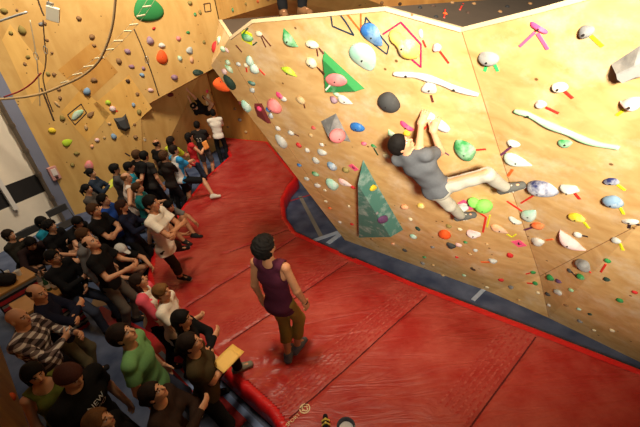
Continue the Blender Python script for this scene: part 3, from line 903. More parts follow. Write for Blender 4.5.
# --- the handhold and the holds around the climber
rail([(425, 112), (432, 117), (440, 123), (449, 129)], 9, 'pale blue', 'pale blue-grey ledge hold gripped by the climber\'s hands', 0.7)
tape([(428, 125), (424, 129)], 'red', 2)
H('pinch', 407, 126, 16, 7, 35, 'hot pink', 0.25, 0.8); H('blob', 407, 133, 8, 6, 20, 'yellow', 0.2)
H('crescent', 392, 133, 11, 7, 40, 'pale green', 0.4); H('egg', 387, 156, 9, 5, 30, 'cream', 0.4); H('blob', 420, 148, 6, 7, 20, 'yellow', 0.3)
tape([(440, 149), (449, 155)], 'purple', 1.2)
H('wing', 374, 146, 7, 4, 30, 'green', 0.3); tape([(374, 148), (378, 155)], 'dark green', 1.4); H('blob', 364, 143.5, 5, 4, 0, 'hot pink', 0.5)
H('egg', 357.5, 126.5, 15, 9, 10, 'blue', 0.15, 0.8, 'blue oval hold right of the black pyramid volume')
H('ball', 336, 133.5, 16, 13, 0, 'pink', 0.12, 0.8, 'round pink ball hold on the black pyramid volume')
# --- left part of the boulder
card(247, 37, 12, 12, 30, 'yellow', 'yellow card under a green hold at the left end of the lip')
H('blob', 247.5, 37.5, 11, 7, 10, 'green', 0.4, 0.9, 'green hold on a yellow card at the left end of the lip')
tape([(243, 34), (248, 28)], 'dark green', 1.2); tape([(253, 45), (257, 42)], 'dark green', 1.2)
H('blob', 259, 33.5, 7, 5, 0, 'cream', 0.4); tape([(261, 36), (266, 47)], 'brown', 1.2); tape([(262, 35), (271, 46)], 'brown', 1.2)
tape([(236, 45), (242, 52)], 'brown', 1.4)
H('egg', 250, 60.5, 9, 10, 30, 'mint', 0.4, 0.9, 'upper of two mint holds left of the lime hold'); H('egg', 254.5, 68, 9, 10, 20, 'mint', 0.5, 0.9, 'lower of two mint holds left of the lime hold')
tape([(259, 69), (265, 75)], 'red', 1.6); H('blob', 246, 65, 5, 4, 0, 'cream'); H('blob', 238.5, 64, 5, 4, 0, 'pale grey'); tape([(246, 66), (247, 72)], 'red', 1.4)
H('crescent', 229.5, 68.5, 12, 6, 45, 'pale green', 0.4, 0.9); H('blob', 224.5, 71, 7, 6, 40, 'pale pink', 0.3)
H('blob', 228, 62, 5, 5, 0, 'pale green')
H('egg', 222.5, 84.5, 19, 14, 15, 'orange', 0.08, 1.0, 'large orange cone hold sticking out of the boulder\'s left edge', on=(B0-nLf*0.06, nLf)); H('egg', 230.5, 82, 17, 9, 55, 'dark green', 0.05, 0.9, 'dark green oval hold beside the large orange cone hold')
H('wedge', 252, 83.5, 6, 8, 60, 'teal', 0.3); H('egg', 252.5, 90, 6, 7, 40, 'pale grey', 0.3)
H('wing', 281, 96.5, 13, 6, 45, 'hot pink', 0.4, 0.8); H('blob', 284, 99, 6, 5, 0, 'white', 0.5)
H('egg', 275, 105, 16, 15, 30, 'pink', 0.25, 0.9, 'round dusty pink hold on the left part of the boulder')
H('egg', 301, 99.5, 11, 7, 35, 'tan', 0.5); tape([(304, 104), (305, 108)], 'brown', 1.2)
H('blob', 334, 99.5, 7, 7, 0, 'mauve', 0.4); H('wing', 345.5, 100, 17, 9, 28, 'white', 0.5, 0.9, 'white blade hold just below the green triangle volume')
H('blob', 336.5, 94, 8, 4, 30, 'pale green', 0.4)
H('egg', 282, 141, 16, 9, 55, 'pale grey', 0.4, 0.9, 'long pale grey oval hold at the boulder\'s left edge over the mat')
H('egg', 247, 106, 13, 8, 60, 'mint', 0.4, 0.9, 'pale mint hold at the left edge beside the maroon volume')
H('blob', 240.5, 103, 4, 4, 0, 'maroon', 0.2); H('blob', 259.5, 108.5, 5, 5, 0, 'hot pink', 0.2)
H('blob', 268.5, 109.5, 5, 5, 0, 'blue', 0.3); H('egg', 271, 115.5, 6, 7, 30, 'pale blue', 0.5); H('blob', 278, 128, 6, 5, 20, 'white', 0.5); H('egg', 291, 132.5, 7, 5, 20, 'pale grey', 0.5); tape([(294, 133.5), (299, 136)], 'brown', 1.2)
H('egg', 322.5, 152, 7, 9, 60, 'pale grey', 0.4); H('blob', 316, 160, 6, 8, 0, 'pale grey', 0.3); H('egg', 332.5, 165.5, 11, 8, 45, 'pale blue', 0.4, 0.9, 'pale blue oval hold left of the pink route card')
H('blob', 299, 145, 5, 6, 0, 'red', 0.3); H('blob', 307.5, 150, 6, 5, 30, 'white', 0.4); H('blob', 322, 144.5, 5, 4, 0, 'white', 0.4); H('blob', 313.5, 127.5, 5, 4, 0, 'red', 0.5)
H('egg', 346, 169.5, 8, 7, 30, 'olive', 0.5); card(353.5, 167.5, 9, 6, 40, 'hot pink', 'pink route card beside the tip of the teal triangle volume')
H('egg', 315.5, 173.5, 8, 5, 20, 'green', 0.5); H('egg', 333, 183.5, 13, 11, 50, 'mint', 0.4, 0.9, 'pale mint lump left of the teal triangle volume'); H('wing', 345.5, 182.5, 16, 8, 28, 'pale pink', 0.5, 0.9, 'pale pink blade hold left of the teal triangle volume'); H('blob', 353, 187, 6, 4, 30, 'red', 0.2)
H('blob', 317.5, 185, 5, 7, 50, 'white', 0.4); H('blob', 307, 178.5, 5, 5, 0, 'pale grey', 0.3); H('blob', 299.5, 165, 5, 4, 0, 'blue', 0.3); H('blob', 325, 190, 4, 3, 0, 'cream')
H('blob', 311, 135, 4, 4, 0, 'tan'); H('blob', 326, 201, 4, 3, 0, 'cream'); H('blob', 330, 208, 4, 3, 0, 'orange'); H('blob', 340, 222, 4, 3, 0, 'white'); H('blob', 352, 224, 5, 3, 0, 'red', 0.2); H('blob', 349, 206, 3, 3, 0, 'cream')
# on the teal volume
H('wedge', 373.5, 188, 8, 6, 0, 'yellow', 0.2, 0.8, 'small yellow hold on the teal triangle volume'); H('blob', 383, 219.5, 11, 8, 0, 'purple', 0.15, 0.4, 'flat purple disc hold on the teal triangle volume')
# under and left of the climber
H('blob', 404.5, 206.5, 8, 6, 10, 'peach', 0.3); H('egg', 421, 205.5, 8, 7, 20, 'pale yellow', 0.3); H('blob', 410.5, 219, 4, 4, 0, 'cream'); H('blob', 418, 228.5, 6, 4, 50, 'dark green', 0.3); H('egg', 413.5, 236, 8, 6, 25, 'mint', 0.4); H('blob', 393, 243.5, 4, 3, 0, 'peach')
H('blob', 424.5, 257, 4, 3, 0, 'green', 0.3); H('blob', 432.5, 247, 4, 3, 0, 'grey'); H('blob', 433, 265, 4, 3, 0, 'tan'); H('blob', 458.5, 244.5, 7, 5, 10, 'pale pink', 0.4); H('blob', 465.5, 242, 5, 3, 20, 'green', 0.3); H('blob', 475.5, 250, 5, 4, 0, 'pale grey', 0.4); H('blob', 470, 254, 4, 3, 0, 'tan'); H('blob', 473, 269, 6, 3, 30, 'dark brown', 0.1); H('blob', 464, 275, 4, 3, 0, 'pale green'); H('blob', 457, 257, 3, 3, 0, 'red', 0.2); H('blob', 460, 229, 6, 3, 25, 'cream'); H('blob', 449, 226, 5, 5, 0, 'olive', 0.3)
H('blob', 377, 213, 3, 3, 0, 'grey'); H('blob', 372, 239, 4, 3, 0, 'brown'); H('blob', 405, 250, 5, 4, 40, 'dark grey', 0.1); H('blob', 423, 263, 4, 4, 0, 'grey'); H('blob', 443, 275, 3, 3, 0, 'tan'); H('blob', 487, 287, 4, 3, 0, 'cream'); H('blob', 519, 300, 4, 3, 0, 'tan')
H('jug', 463, 207, 10, 12, 30, 'pale grey', 0.5, 0.9)
# prow facet
H('egg', 215, 47, 12, 7, 100, 'red', 0.1, 0.7, 'dark red oval hold on the pale prow at the boulder\'s left end')
H('blob', 219.5, 40, 5, 8, 10, 'pale green', 0.5); H('blob', 223, 49, 6, 5, 0, 'pale green', 0.3); H('blob', 227, 50, 3, 5, 0, 'pale pink', 0.3)
# --- left wall
H('egg', 148, 9, 29, 25, -10, 'green', 0.12, 0.3, 'big flat green disc hold at the top of the left wall'); 
H('egg', 162, 57, 11, 14, 10, 'orange', 0.15, 0.6, 'bright orange hold on the left wall'); H('blob', 162, 45.5, 7, 5, 0, 'white', 0.4); H('egg', 150, 40.5, 7, 9, -10, 'mauve', 0.5, 0.8); H('blob', 154, 28.5, 4, 3, -40, 'red', 0.1)
H('wing', 190, 51, 8, 9, 50, 'pale grey', 0.3); H('blob', 178.5, 38.5, 5, 5, 0, 'pink', 0.3); H('blob', 180, 58.5, 5, 6, 0, 'pale green', 0.5); H('blob', 191.5, 60, 4, 7, 0, 'peach', 0.4); H('blob', 174.5, 77.5, 7, 6, 20, 'mauve', 0.3); H('blob', 188, 32.5, 4, 3, 0, 'green', 0.2); H('wedge', 198, 72.5, 11, 6, 0, 'dark green', 0.45, 0.8, 'dark and white wedge hold at the lip of the left wall')
tape([(204, 4), (210, 3), (211, 11), (205, 12)], 'dark brown', 0.9, 'small square tape outline at the top of the left wall', True); H('blob', 190, 3, 5, 5, 0, 'olive'); H('blob', 195, 14.5, 3, 4, 0, 'green', 0.3); H('blob', 200, 12, 3, 5, 0, 'olive'); H('blob', 204, 42, 3, 4, 0, 'olive')
H('blob', 79, 18.5, 6, 5, 0, 'brown', 0.3); H('blob', 92, 37, 6, 5, 0, 'brown', 0.2); H('blob', 94, 45.5, 5, 3, 10, 'brown', 0.2); H('egg', 22, 30, 8, 9, 0, 'olive', 0.1); H('blob', 11, 33, 5, 4, 0, 'olive', 0.2); H('blob', 47, 40, 4, 3, 0, 'brown', 0.2); H('blob', 28, 57, 5, 4, 0, 'olive', 0.1); H('blob', 25, 64, 4, 4, 0, 'brown'); H('blob', 119, 61, 6, 6, 0, 'brown', 0.4); H('blob', 127.5, 51.5, 6, 6, 0, 'mauve', 0.4); H('blob', 94, 80, 7, 5, 0, 'brown', 0.3); H('egg', 87, 91.5, 8, 8, 20, 'pale blue', 0.1, 0.8, 'blue-grey hold on a yellowish base on the left wall'); H('blob', 128, 81, 5, 4, 0, 'dark brown', 0.2); H('blob', 142, 75, 5, 4, 0, 'pale blue', 0.2); H('blob', 150.5, 90, 6, 4, 0, 'pale pink', 0.3); H('egg', 108, 102.5, 6, 5, 0, 'lime', 0.3); H('blob', 133.5, 105, 4, 5, 0, 'pale blue', 0.3); H('blob', 137.5, 94, 4, 4, 0, 'brown'); H('blob', 131.5, 66.5, 6, 4, 0, 'mauve', 0.3); H('blob', 143.5, 68.5, 4, 4, 0, 'mauve', 0.3); H('blob', 17, 10, 3, 3, 0, 'brown'); H('blob', 4, 11, 8, 6, 0, 'olive', 0.1); H('blob', 41, 24, 5, 4, 0, 'grey', 0.4); H('blob', 45, 23.5, 4, 4, 0, 'brown'); H('blob', 54, 74.5, 5, 4, 0, 'brown'); H('blob', 48, 74, 5, 5, 0, 'olive'); H('blob', 52, 53, 3, 3, 0, 'brown'); H('blob', 59, 89.5, 5, 3, 0, 'brown')
H('egg', 77, 114.5, 14, 7, -42, 'pale green', 0.55, 0.6, 'pale teal oval hold inside a dark diamond of tape'); tape([(67.5, 115), (81, 104), (86.5, 113), (75, 125)], 'dark', 0.9, 'dark diamond tape outline on the left wall', True)
H('wing', 91, 114, 9, 6, -40, 'brown', 0.3); H('blob', 62.5, 118, 6, 6, 0, 'olive', 0.3); H('egg', 52, 130.5, 8, 6, 0, 'yellow', 0.1, 0.7, 'bright yellow hold near the left wall\'s grey edge'); H('wedge', 67.5, 142.5, 10, 7, -25, 'lime', 0.2, 0.8, 'yellow-green hold low on the left wall'); H('blob', 86, 127.5, 4, 6, 0, 'tan', 0.4); H('blob', 76.5, 153.5, 6, 4, 0, 'olive', 0.2); H('blob', 72.5, 165, 5, 4, 0, 'olive', 0.3); H('egg', 89, 165, 9, 9, 0, 'pink', 0.4, 0.7, 'pink hold low on the left wall behind the crowd')
H('blob', 114, 136.5, 6, 6, 0, 'pale blue', 0.2); H('blob', 112.5, 109, 7, 6, 0, 'pale pink', 0.5); tape([(115, 111), (118, 111)], 'red', 1.4); H('blob', 151, 124.5, 9, 5, 5, 'grey', 0.5); tape([(150, 127), (148, 132)], 'dark', 1.2); H('blob', 135.5, 137, 5, 4, 0, 'brown'); tape([(125, 153), (130, 156)], 'dark', 1.2); H('blob', 97, 140, 5, 4, 0, 'pale pink', 0.4); H('blob', 104.5, 137.5, 3, 3, 0, 'tan'); H('blob', 109.5, 123.5, 4, 3, 0, 'tan'); H('blob', 92, 146.5, 4, 4, 0, 'peach'); H('blob', 145, 138.5, 5, 3, 0, 'tan'); H('blob', 139, 112, 5, 6, 0, 'olive'); H('blob', 134.5, 124.5, 3, 3, 0, 'brown'); H('blob', 60, 98, 4, 4, 0, 'brown'); H('blob', 57, 104, 3, 8, -30, 'tan')
H('blob', 156, 112.5, 4, 3, 0, 'brown'); H('blob', 161, 133, 5, 5, 0, 'red', 0.2); H('blob', 166, 115, 5, 5, 0, 'pale green', 0.3); H('blob', 175, 131, 6, 5, 0, 'mauve', 0.4); H('blob', 168, 130, 4, 4, 0, 'pale blue', 0.3); H('blob', 170, 95, 8, 6, 0, 'maroon', 0.1); H('blob', 145, 140, 4, 3, 0, 'cream')
# back wall under the overhang
tape([(202, 94.5), (211, 92), (211.5, 106), (207, 107), (200.5, 100)], 'dark brown', 0.8, 'dark tape outline around the pale hold by the far climber', True)
H('egg', 207, 99.5, 7, 11, -10, 'cream', 0.3, 0.6, 'pale cream hold in a tape outline beside the far climber'); H('blob', 206.5, 91, 4, 4, 0, 'hot pink', 0.1)
H('blob', 240, 120, 4, 3, 0, 'grey'); H('blob', 246, 132, 3, 3, 0, 'tan'); H('blob', 235, 109, 3, 3, 0, 'brown'); H('blob', 228, 127, 3, 2, 0, 'brown')
# far walls above the boulder
for (x, y, c_) in ((400, 4, 'dark brown'), (420, 8, 'black'), (412, 15, 'brown'), (433, 6, 'dark brown'), (452, 3, 'brown'), (445, 14, 'orange'), (462, 6, 'dark brown'), (474, 4, 'brown'), (507, 7, 'black'), (468, 13, 'dark brown'), (436, 17, 'black'), (382, 3, 'brown'), (500, 12, 'brown'), (335, 3, 'dark brown'), (360, 4, 'brown'), (530, 4, 'brown')):
    H('blob', x, y, 4, 3.5, 0, c_, 0.15)
tape([(445, 10), (444, 18)], 'red', 1.4); tape([(463, 4), (460, 10)], 'red', 1.4)
H('blob', 233, 10, 3, 4, 0, 'green', 0.3); H('blob', 246, 4, 3, 3, 0, 'olive'); H('blob', 258, 1.5, 4, 3, 0, 'orange'); H('blob', 268, 0, 4, 3, 0, 'brown')
# ------------------------------------------------------------------ people: bodies and clothes as smooth solids
class Field:
    """smooth union of tapered limbs and ellipsoids, meshed on a grid"""
    def __init__(self, h):
        self.h = h; self.pr = []; self.subs = []; self.clips = []
    def limb(self, a, b, r1, r2, k=0.02, flat=None, clips=()):
        self.pr.append(('L', np.array(a, float), np.array(b, float), r1, r2, k, flat, clips)); return self
    def ell(self, c, frame, rad, k=0.02, clips=()):
        self.pr.append(('E', np.array(c, float), np.array(frame, float), np.array(rad, float), k, None, clips)); return self
    def sub(self, c, frame, rad): self.subs.append((np.array(c, float), np.array(frame, float), np.array(rad, float)))
    def clip(self, p, n): self.clips.append((np.array(p, float), np.array(n, float)))
    def bounds(self, p):
        if p[0] == 'L':
            m = max(p[3], p[4])*(max(p[6][1], 1) if p[6] else 1)
            return np.minimum(p[1], p[2])-m, np.maximum(p[1], p[2])+m
        m = p[3].max(); return p[1]-m, p[1]+m
    def mesh(self, wr=None):
        h = self.h
        bs = [self.bounds(p) for p in self.pr]
        lo = np.min([b[0] for b in bs], 0)-3*h; hi = np.max([b[1] for b in bs], 0)+3*h
        N = np.ceil((hi-lo)/h).astype(int)+1
        ax = [lo[i]+h*np.arange(N[i]) for i in range(3)]
        F = np.full(N, 0.08, np.float32)
        for p, (bl, bh) in zip(self.pr, bs):
            k = p[5] if p[0] == 'L' else p[4]
            i0 = np.clip(np.floor((bl-k-2*h-lo)/h).astype(int), 0, N); i1 = np.clip(np.ceil((bh+k+2*h-lo)/h).astype(int)+1, 0, N)
            if (i1 <= i0).any(): continue
            sl = tuple(slice(a, b) for a, b in zip(i0, i1))
            x = ax[0][sl[0]][:, None, None]; y = ax[1][sl[1]][None, :, None]; z = ax[2][sl[2]][None, None, :]
            if p[0] == 'L':
                a, b, r1, r2, flat = p[1], p[2], p[3], p[4], p[6]
                X, Y, Z = x-a[0], y-a[1], z-a[2]
                ba = b-a
                if flat is not None:
                    fx, s = np.array(flat[0], float), flat[1]
                    dt = (X*fx[0]+Y*fx[1]+Z*fx[2])*(1/s-1)
                    X = X+dt*fx[0]; Y = Y+dt*fx[1]; Z = Z+dt*fx[2]
                    ba = ba+fx*(ba@fx)*(1/s-1)
                l2 = ba@ba+1e-9
                t = np.clip((X*ba[0]+Y*ba[1]+Z*ba[2])/l2, 0, 1)
                d = np.sqrt((X-ba[0]*t)**2+(Y-ba[1]*t)**2+(Z-ba[2]*t)**2)-(r1+(r2-r1)*t)
                cl = p[7]
            else:
                c, fr, rd = p[1], p[2], p[3]
                X, Y, Z = x-c[0], y-c[1], z-c[2]
                q = [X*fr[i][0]+Y*fr[i][1]+Z*fr[i][2] for i in range(3)]
                k0 = np.sqrt(sum((q[i]/rd[i])**2 for i in range(3))); k1 = np.sqrt(sum((q[i]/rd[i]**2)**2 for i in range(3)))+1e-6
                d = k0*(k0-1)/k1
                cl = p[6]
            for cp, cn in cl:
                d = np.maximum(d, (x-cp[0])*cn[0]+(y-cp[1])*cn[1]+(z-cp[2])*cn[2])
            f = F[sl]
            hh = np.maximum(k-np.abs(f-d), 0)/max(k, 1e-6)
            F[sl] = np.minimum(f, d)-hh*hh*k*0.25
        x = ax[0][:, None, None]; y = ax[1][None, :, None]; z = ax[2][None, None, :]
        for c, fr, rd in self.subs:
            X, Y, Z = x-c[0], y-c[1], z-c[2]
            q = [X*fr[i][0]+Y*fr[i][1]+Z*fr[i][2] for i in range(3)]
            d = (np.sqrt(sum((q[i]/rd[i])**2 for i in range(3)))-1)*rd.min()
            F = np.maximum(F, -d)
        for cp, cn in self.clips:
            F = np.maximum(F, (x-cp[0])*cn[0]+(y-cp[1])*cn[1]+(z-cp[2])*cn[2])
        if wr:
            amp, sc, ph = wr
            F = F+amp*(np.sin(sc*(x+0.6*z)+ph)*np.sin(sc*0.8*(y-0.5*z)+1.7*ph)+0.6*np.sin(sc*1.9*(z+0.4*x-0.3*y)+ph))
        return surface_nets(F.astype(np.float32), lo, h)
def surface_nets(F, lo, h):
    S = F < 0
    n = S.shape
    c = np.zeros((n[0]-1, n[1]-1, n[2]-1), np.int8)
    for i in (0, 1):
        for j in (0, 1):
            for k in (0, 1):
                c += S[i:n[0]-1+i, j:n[1]-1+j, k:n[2]-1+k]
    act = (c > 0) & (c < 8)
    I = np.argwhere(act)
    ids = -np.ones(act.shape, np.int32); ids[act] = np.arange(len(I))
    acc = np.zeros((len(I), 3)); cnt = np.zeros(len(I))
    cor = [(i, j, k) for i in (0, 1) for j in (0, 1) for k in (0, 1)]
    val = {q: F[I[:, 0]+q[0], I[:, 1]+q[1], I[:, 2]+q[2]] for q in cor}
    for a in cor:
        for axn in range(3):
            if a[axn] == 0:
                b = list(a); b[axn] = 1; b = tuple(b)
                va, vb = val[a], val[b]
                m = (va < 0) != (vb < 0)
                t = np.where(m, va/(va-vb+1e-12), 0)
                for q in range(3):
                    acc[:, q] += np.where(m, a[q]+(t if q == axn else 0), 0)
                cnt += m
    V = (I+acc/np.maximum(cnt, 1)[:, None])*h+lo
    Q = []
    for axn in range(3):
        o1, o2 = [(1, 2), (2, 0), (0, 1)][axn]
        s0 = [slice(None)]*3; s1 = [slice(None)]*3
        s0[axn] = slice(0, n[axn]-1); s1[axn] = slice(1, n[axn])
        A = S[tuple(s0)]; B = S[tuple(s1)]
        E_ = np.argwhere(A != B)
        ok = (E_[:, o1] > 0) & (E_[:, o2] > 0) & (E_[:, o1] < n[o1]-1) & (E_[:, o2] < n[o2]-1)
        E_ = E_[ok]
        if not len(E_): continue
        inA = A[E_[:, 0], E_[:, 1], E_[:, 2]]
        def g_(d1, d2):
            e = E_.copy(); e[:, o1] -= d1; e[:, o2] -= d2
            return ids[e[:, 0], e[:, 1], e[:, 2]]
        q = np.stack([g_(1, 1), g_(0, 1), g_(0, 0), g_(1, 0)], 1)
        q[~inA] = q[~inA][:, ::-1]
        Q.append(q)
    return V, np.concatenate(Q)
def np_mesh(name, V, Q, mats, parent=None, loc=None, mi=None):
    me = bpy.data.meshes.new(name)
    me.vertices.add(len(V)); me.vertices.foreach_set('co', np.asarray(V, np.float32).ravel())
    me.loops.add(len(Q)*4); me.loops.foreach_set('vertex_index', np.asarray(Q, np.int32).ravel())
    me.polygons.add(len(Q)); me.polygons.foreach_set('loop_start', np.arange(0, len(Q)*4, 4, dtype=np.int32))
    try: me.polygons.foreach_set('loop_total', np.full(len(Q), 4, np.int32))
    except Exception: pass
    for m in (mats if isinstance(mats, (list, tuple)) else [mats]): me.materials.append(m)
    if mi is not None: me.polygons.foreach_set('material_index', np.asarray(mi, np.int32))
    me.polygons.foreach_set('use_smooth', np.ones(len(Q), bool))
    me.update(calc_edges=True); me.validate()
    o = bpy.data.objects.new(name, me)
    if loc is not None: o.location = loc
    return link(o, parent)

SKIN = {'fair': (222, 170, 136), 'light': (212, 156, 118), 'tan': (186, 128, 90), 'brown': (142, 92, 62)}
def skin_mat(tone):
    m = plain('skin_'+tone, SKIN[tone], 0.55, 0.06, 25)
    return m
EYE = plain('eye_dark', (30, 22, 18), 0.3, 0.0); EYEW = plain('eye_white', (226, 220, 212), 0.4, 0.0); LIP = plain('lip', (176, 96, 84), 0.5, 0.05)
def cloth(name, rgb, scale=60.0):
    m = plain('cloth_'+name.replace(' ', '_'), rgb, 0.9, 0.12, scale, bump=0.15)
    m.node_tree.nodes['Principled BSDF'].inputs['Specular IOR Level'].default_value = 0.12
    return m
def nrm(v): v = np.asarray(v, float); return v/(np.linalg.norm(v)+1e-9)
def ik(S, T, a, b, hint):
    d = T-S; L_ = np.linalg.norm(d)
    if L_ > (a+b)*0.995: T = S+d/L_*(a+b)*0.995; L_ = (a+b)*0.995; d = T-S
    if L_ < abs(a-b)+0.03: L_ = abs(a-b)+0.03; T = S+nrm(d)*L_; d = T-S
    u = d/L_
    x = (a*a-b*b+L_*L_)/(2*L_); y = math.sqrt(max(a*a-x*x, 0))
    hp = np.asarray(hint, float)-u*(np.asarray(hint, float)@u); hp = nrm(hp)
    return S+u*x+hp*y, T

ARMS = {  # wrist relative to the shoulder (forward, outward, up), elbow hint (forward, out, up), finger curl
 'down': ((0.05, 0.07, -0.53), (-1, 0.5, 0), 0.45), 'crossed': ((0.25, -0.24, -0.23), (0.3, 1, -0.7), 0.35), 'crossed2': ((0.29, -0.22, -0.19), (0.3, 1, -0.7), 0.35),
 'hips': ((0.02, 0.10, -0.37), (-0.6, 1, 0), 0.5), 'hold': ((0.36, -0.06, -0.22), (-0.3, 0.6, -1), 0.7), 'read': ((0.33, -0.10, -0.14), (-0.2, 0.8, -1), 0.7),
 'chin': ((0.21, -0.10, 0.02), (0.3, 0.6, -1), 0.9), 'pocket': ((0.10, 0.06, -0.47), (-1, 0.6, 0), 0.6), 'behind': ((-0.17, -0.10, -0.44), (-0.6, 1, 0), 0.5),
 'up': ((0.16, 0.05, 0.48), (-0.4, 1, 0), 0.6), 'clasp': ((0.26, -0.14, -0.36), (-0.4, 1, -0.3), 0.5), 'knee': ((0.42, 0.00, -0.26), (-0.3, 1, -0.4), 0.5), 'prop': ((-0.28, 0.16, -0.40), (-1, 0.5, 0), 0.1),
 'hanging': ((0.12, 0.05, -0.52), (-1, 0.4, 0), 0.4), 'reach': ((0.45, 0.05, 0.05), (-0.2, 0.8, -1), 0.5), 'lap': ((0.26, -0.10, -0.40), (-0.5, 1, -0.2), 0.5), 'swing': ((0.20, 0.14, -0.49), (-1, 0.6, 0), 0.5),
}
LEGS = {  # pelvis height, ankles (forward, out) left then right, ankle height, knee hint
 'stand': (0.93, ((0.03, 0.02), (-0.03, 0.02)), 0.09, (1, 0.25, 0)), 'wide': (0.905, ((0.06, 0.14), (-0.05, 0.14)), 0.09, (1, 0.3, 0)), 'step': (0.905, ((0.24, 0.03), (-0.16, 0.04)), 0.09, (1, 0.15, 0)),
 'stepr': (0.905, ((-0.16, 0.04), (0.24, 0.03)), 0.09, (1, 0.15, 0)),
 'sit': (0.50, ((0.40, 0.04), (0.36, 0.06)), 0.09, (0.7, 0.2, 1)), 'floor': (0.13, ((0.50, 0.02), (0.44, 0.06)), 0.09, (0.2, 0.25, 1)), 'floorlong': (0.13, ((0.80, 0.06), (0.55, 0.10)), 0.09, (0.2, 0.3, 1)), 'squat': (0.34, ((0.10, 0.10), (0.02, 0.10)), 0.09, (1, 0.4, 0.6)),
 'cross': (0.13, ((0.30, -0.14), (0.22, -0.08)), 0.08, (0.5, 1, 0.3)), 'lean': (0.90, ((0.30, 0.02), (0.22, 0.05)), 0.09, (1, 0.2, 0)), 'back': (0.92, ((-0.16, 0.03), (-0.22, 0.03)), 0.09, (1, 0.2, 0)),
}
LEGS['perch'] = (0.74, ((0.44, 0.04), (0.38, 0.06)), 0.09, (0.8, 0.2, 0.6))
PEOPLE = []
def person(px, py, label, h=1.74, z0=0.0, face=0.0, legs='stand', arms=('down', 'down'), lean=0.03, side=0.0, twist=0.0, yaw=0.0, pitch=0.0, tone='light', fem=False,
           top=('tee', 'black', (24, 24, 26)), pants=('long', 'black', (26, 26, 30)), shoes=('dark', (40, 38, 38)), hair=('short', (34, 24, 18)), vox=0.010, over=None, build=0.92, group=None, extra_cloth=None, hem=0.075):
    """px, py: head centre in the photo; z0: the ground it stands on; face: world heading in degrees; over: joint overrides for special poses"""
    s = h/1.74
    th = math.radians(face)
    F_ = np.array([math.cos(th), math.sin(th), 0]); L_ = np.array([-math.sin(th), math.cos(th), 0]); U_ = np.array([0, 0, 1.0])
    ph, ank, ankz, kh = LEGS[legs]
    J = {}
    pel = U_*ph*s
    if over and 'frame' in over:
        F_, L_, U_ = [np.asarray(v, float) for v in over['frame']]
        pel = np.zeros(3)
    ln = lean; T = U_*math.cos(ln)+F_*math.sin(ln); T = nrm(T*math.cos(side)+L_*math.sin(side))
    tw = twist
    Lc = nrm(L_*math.cos(tw)-F_*math.sin(tw)); Lc = nrm(Lc-T*(Lc@T)); Fc = np.cross(Lc, T)
    Lp = nrm(L_-T*0.3*(L_@T)); 
    sw = (0.160 if fem else 0.178)*s*build**0.5
    hw = (0.092 if fem else 0.088)*s
    waist = pel+T*0.14*s; chest = pel+T*0.355*s; neckb = pel+T*0.54*s
    SH = {+1: pel+T*0.487*s+Lc*sw, -1: pel+T*0.487*s-Lc*sw}
    HP = {+1: pel+Lp*hw-T*0.02*s, -1: pel-Lp*hw-T*0.02*s}
    # head frame
    ya = math.radians(yaw); pa = math.radians(pitch)
    hf = F_*math.cos(ya)+L_*math.sin(ya)
    if over and 'head' in over:
        HF, HU = [nrm(v) for v in over['head']]
    else:
        HU0 = nrm(U_*0.75+T*0.25)
        hf = nrm(hf-HU0*(hf@HU0))
        HF = hf*math.cos(pa)+HU0*math.sin(pa); HU = HU0*math.cos(pa)-hf*math.sin(pa)
    HL = np.cross(HU, HF)
    hc = neckb+(T*0.55+HU*0.45)*0.160*s+HF*0.025*s
    # place: head centre lands on its pixel when the feet are on z0
    if over and 'root' in over:
        root = np.asarray(over['root'], float)
    else:
        P = at_z(px, py, z0+hc[2]); root = np.array([P.x, P.y, z0])-np.array([hc[0], hc[1], 0])
    gloc = lambda p: np.asarray(p, float)-root
    K = 1.0
    W_, E_, HND = {}, {}, {}
    for sd, nm in ((+1, arms[0]), (-1, arms[1])):
        tgt, hint, curl = ARMS[nm] if isinstance(nm, str) else nm
        out = Lc*sd
        if over and ('hand', sd) in over:
            t = gloc(over[('hand', sd)])
        else:
            t = SH[sd]+(F_*tgt[0]+out*tgt[1]+U_*tgt[2])*s
        hv = F_*hint[0]+out*hint[1]+U_*hint[2]
        if over and ('elbow', sd) in over: hv = np.asarray(over[('elbow', sd)], float)
        E_[sd], W_[sd] = ik(SH[sd], t, 0.295*s, 0.25*s, hv)
        HND[sd] = curl
    KN, AN, FD = {}, {}, {}
    for i, sd in enumerate((+1, -1)):
        out = Lp*sd
        if over and ('foot', sd) in over:
            t = gloc(over[('foot', sd)])
        else:
            t = np.array([HP[sd][0], HP[sd][1], 0])*1.0 if ph > 0.8 else np.array([HP[sd][0], HP[sd][1], 0])
            t = t-T*0+F_*ank[i][0]*s+out*ank[i][1]*s; t[2] = ankz*s
        hv = F_*kh[0]+out*kh[1]+U_*kh[2]
        if over and ('knee', sd) in over: hv = np.asarray(over[('knee', sd)], float)
        KN[sd], AN[sd] = ik(HP[sd], t, 0.44*s, 0.42*s, hv)
        fd = nrm(F_+out*0.22); 
        if legs in ('floorlong',): fd = nrm(F_*0.6+U_*0.8)
        if over and ('toe', sd) in over: fd = nrm(over[('toe', sd)])
        FD[sd] = fd
    m = s*build
    flat = 1.42
    def torso(B, inf=0.0, k=0.03, up=0.0):
        B.limb(pel+T*(-0.02)*s, waist, 0.098*m+inf, 0.088*m*(0.92 if fem else 1)+inf, k, (Lc, 1.40))
        B.limb(waist, chest, 0.088*m*(0.92 if fem else 1)+inf, 0.108*m*(0.94 if fem else 1)+inf, k, (Lc, 1.42))
        B.limb(chest, pel+T*0.455*s, 0.108*m*(0.94 if fem else 1)+inf, 0.080*m+inf, k, (Lc, 1.55))
        if fem:
            for sd in (1, -1): B.ell(chest+Fc*0.085*m+Lc*sd*0.07*s+T*0.01*s, (Lc, Fc, T), np.array([0.062, 0.052, 0.06])*s+inf, 0.03)
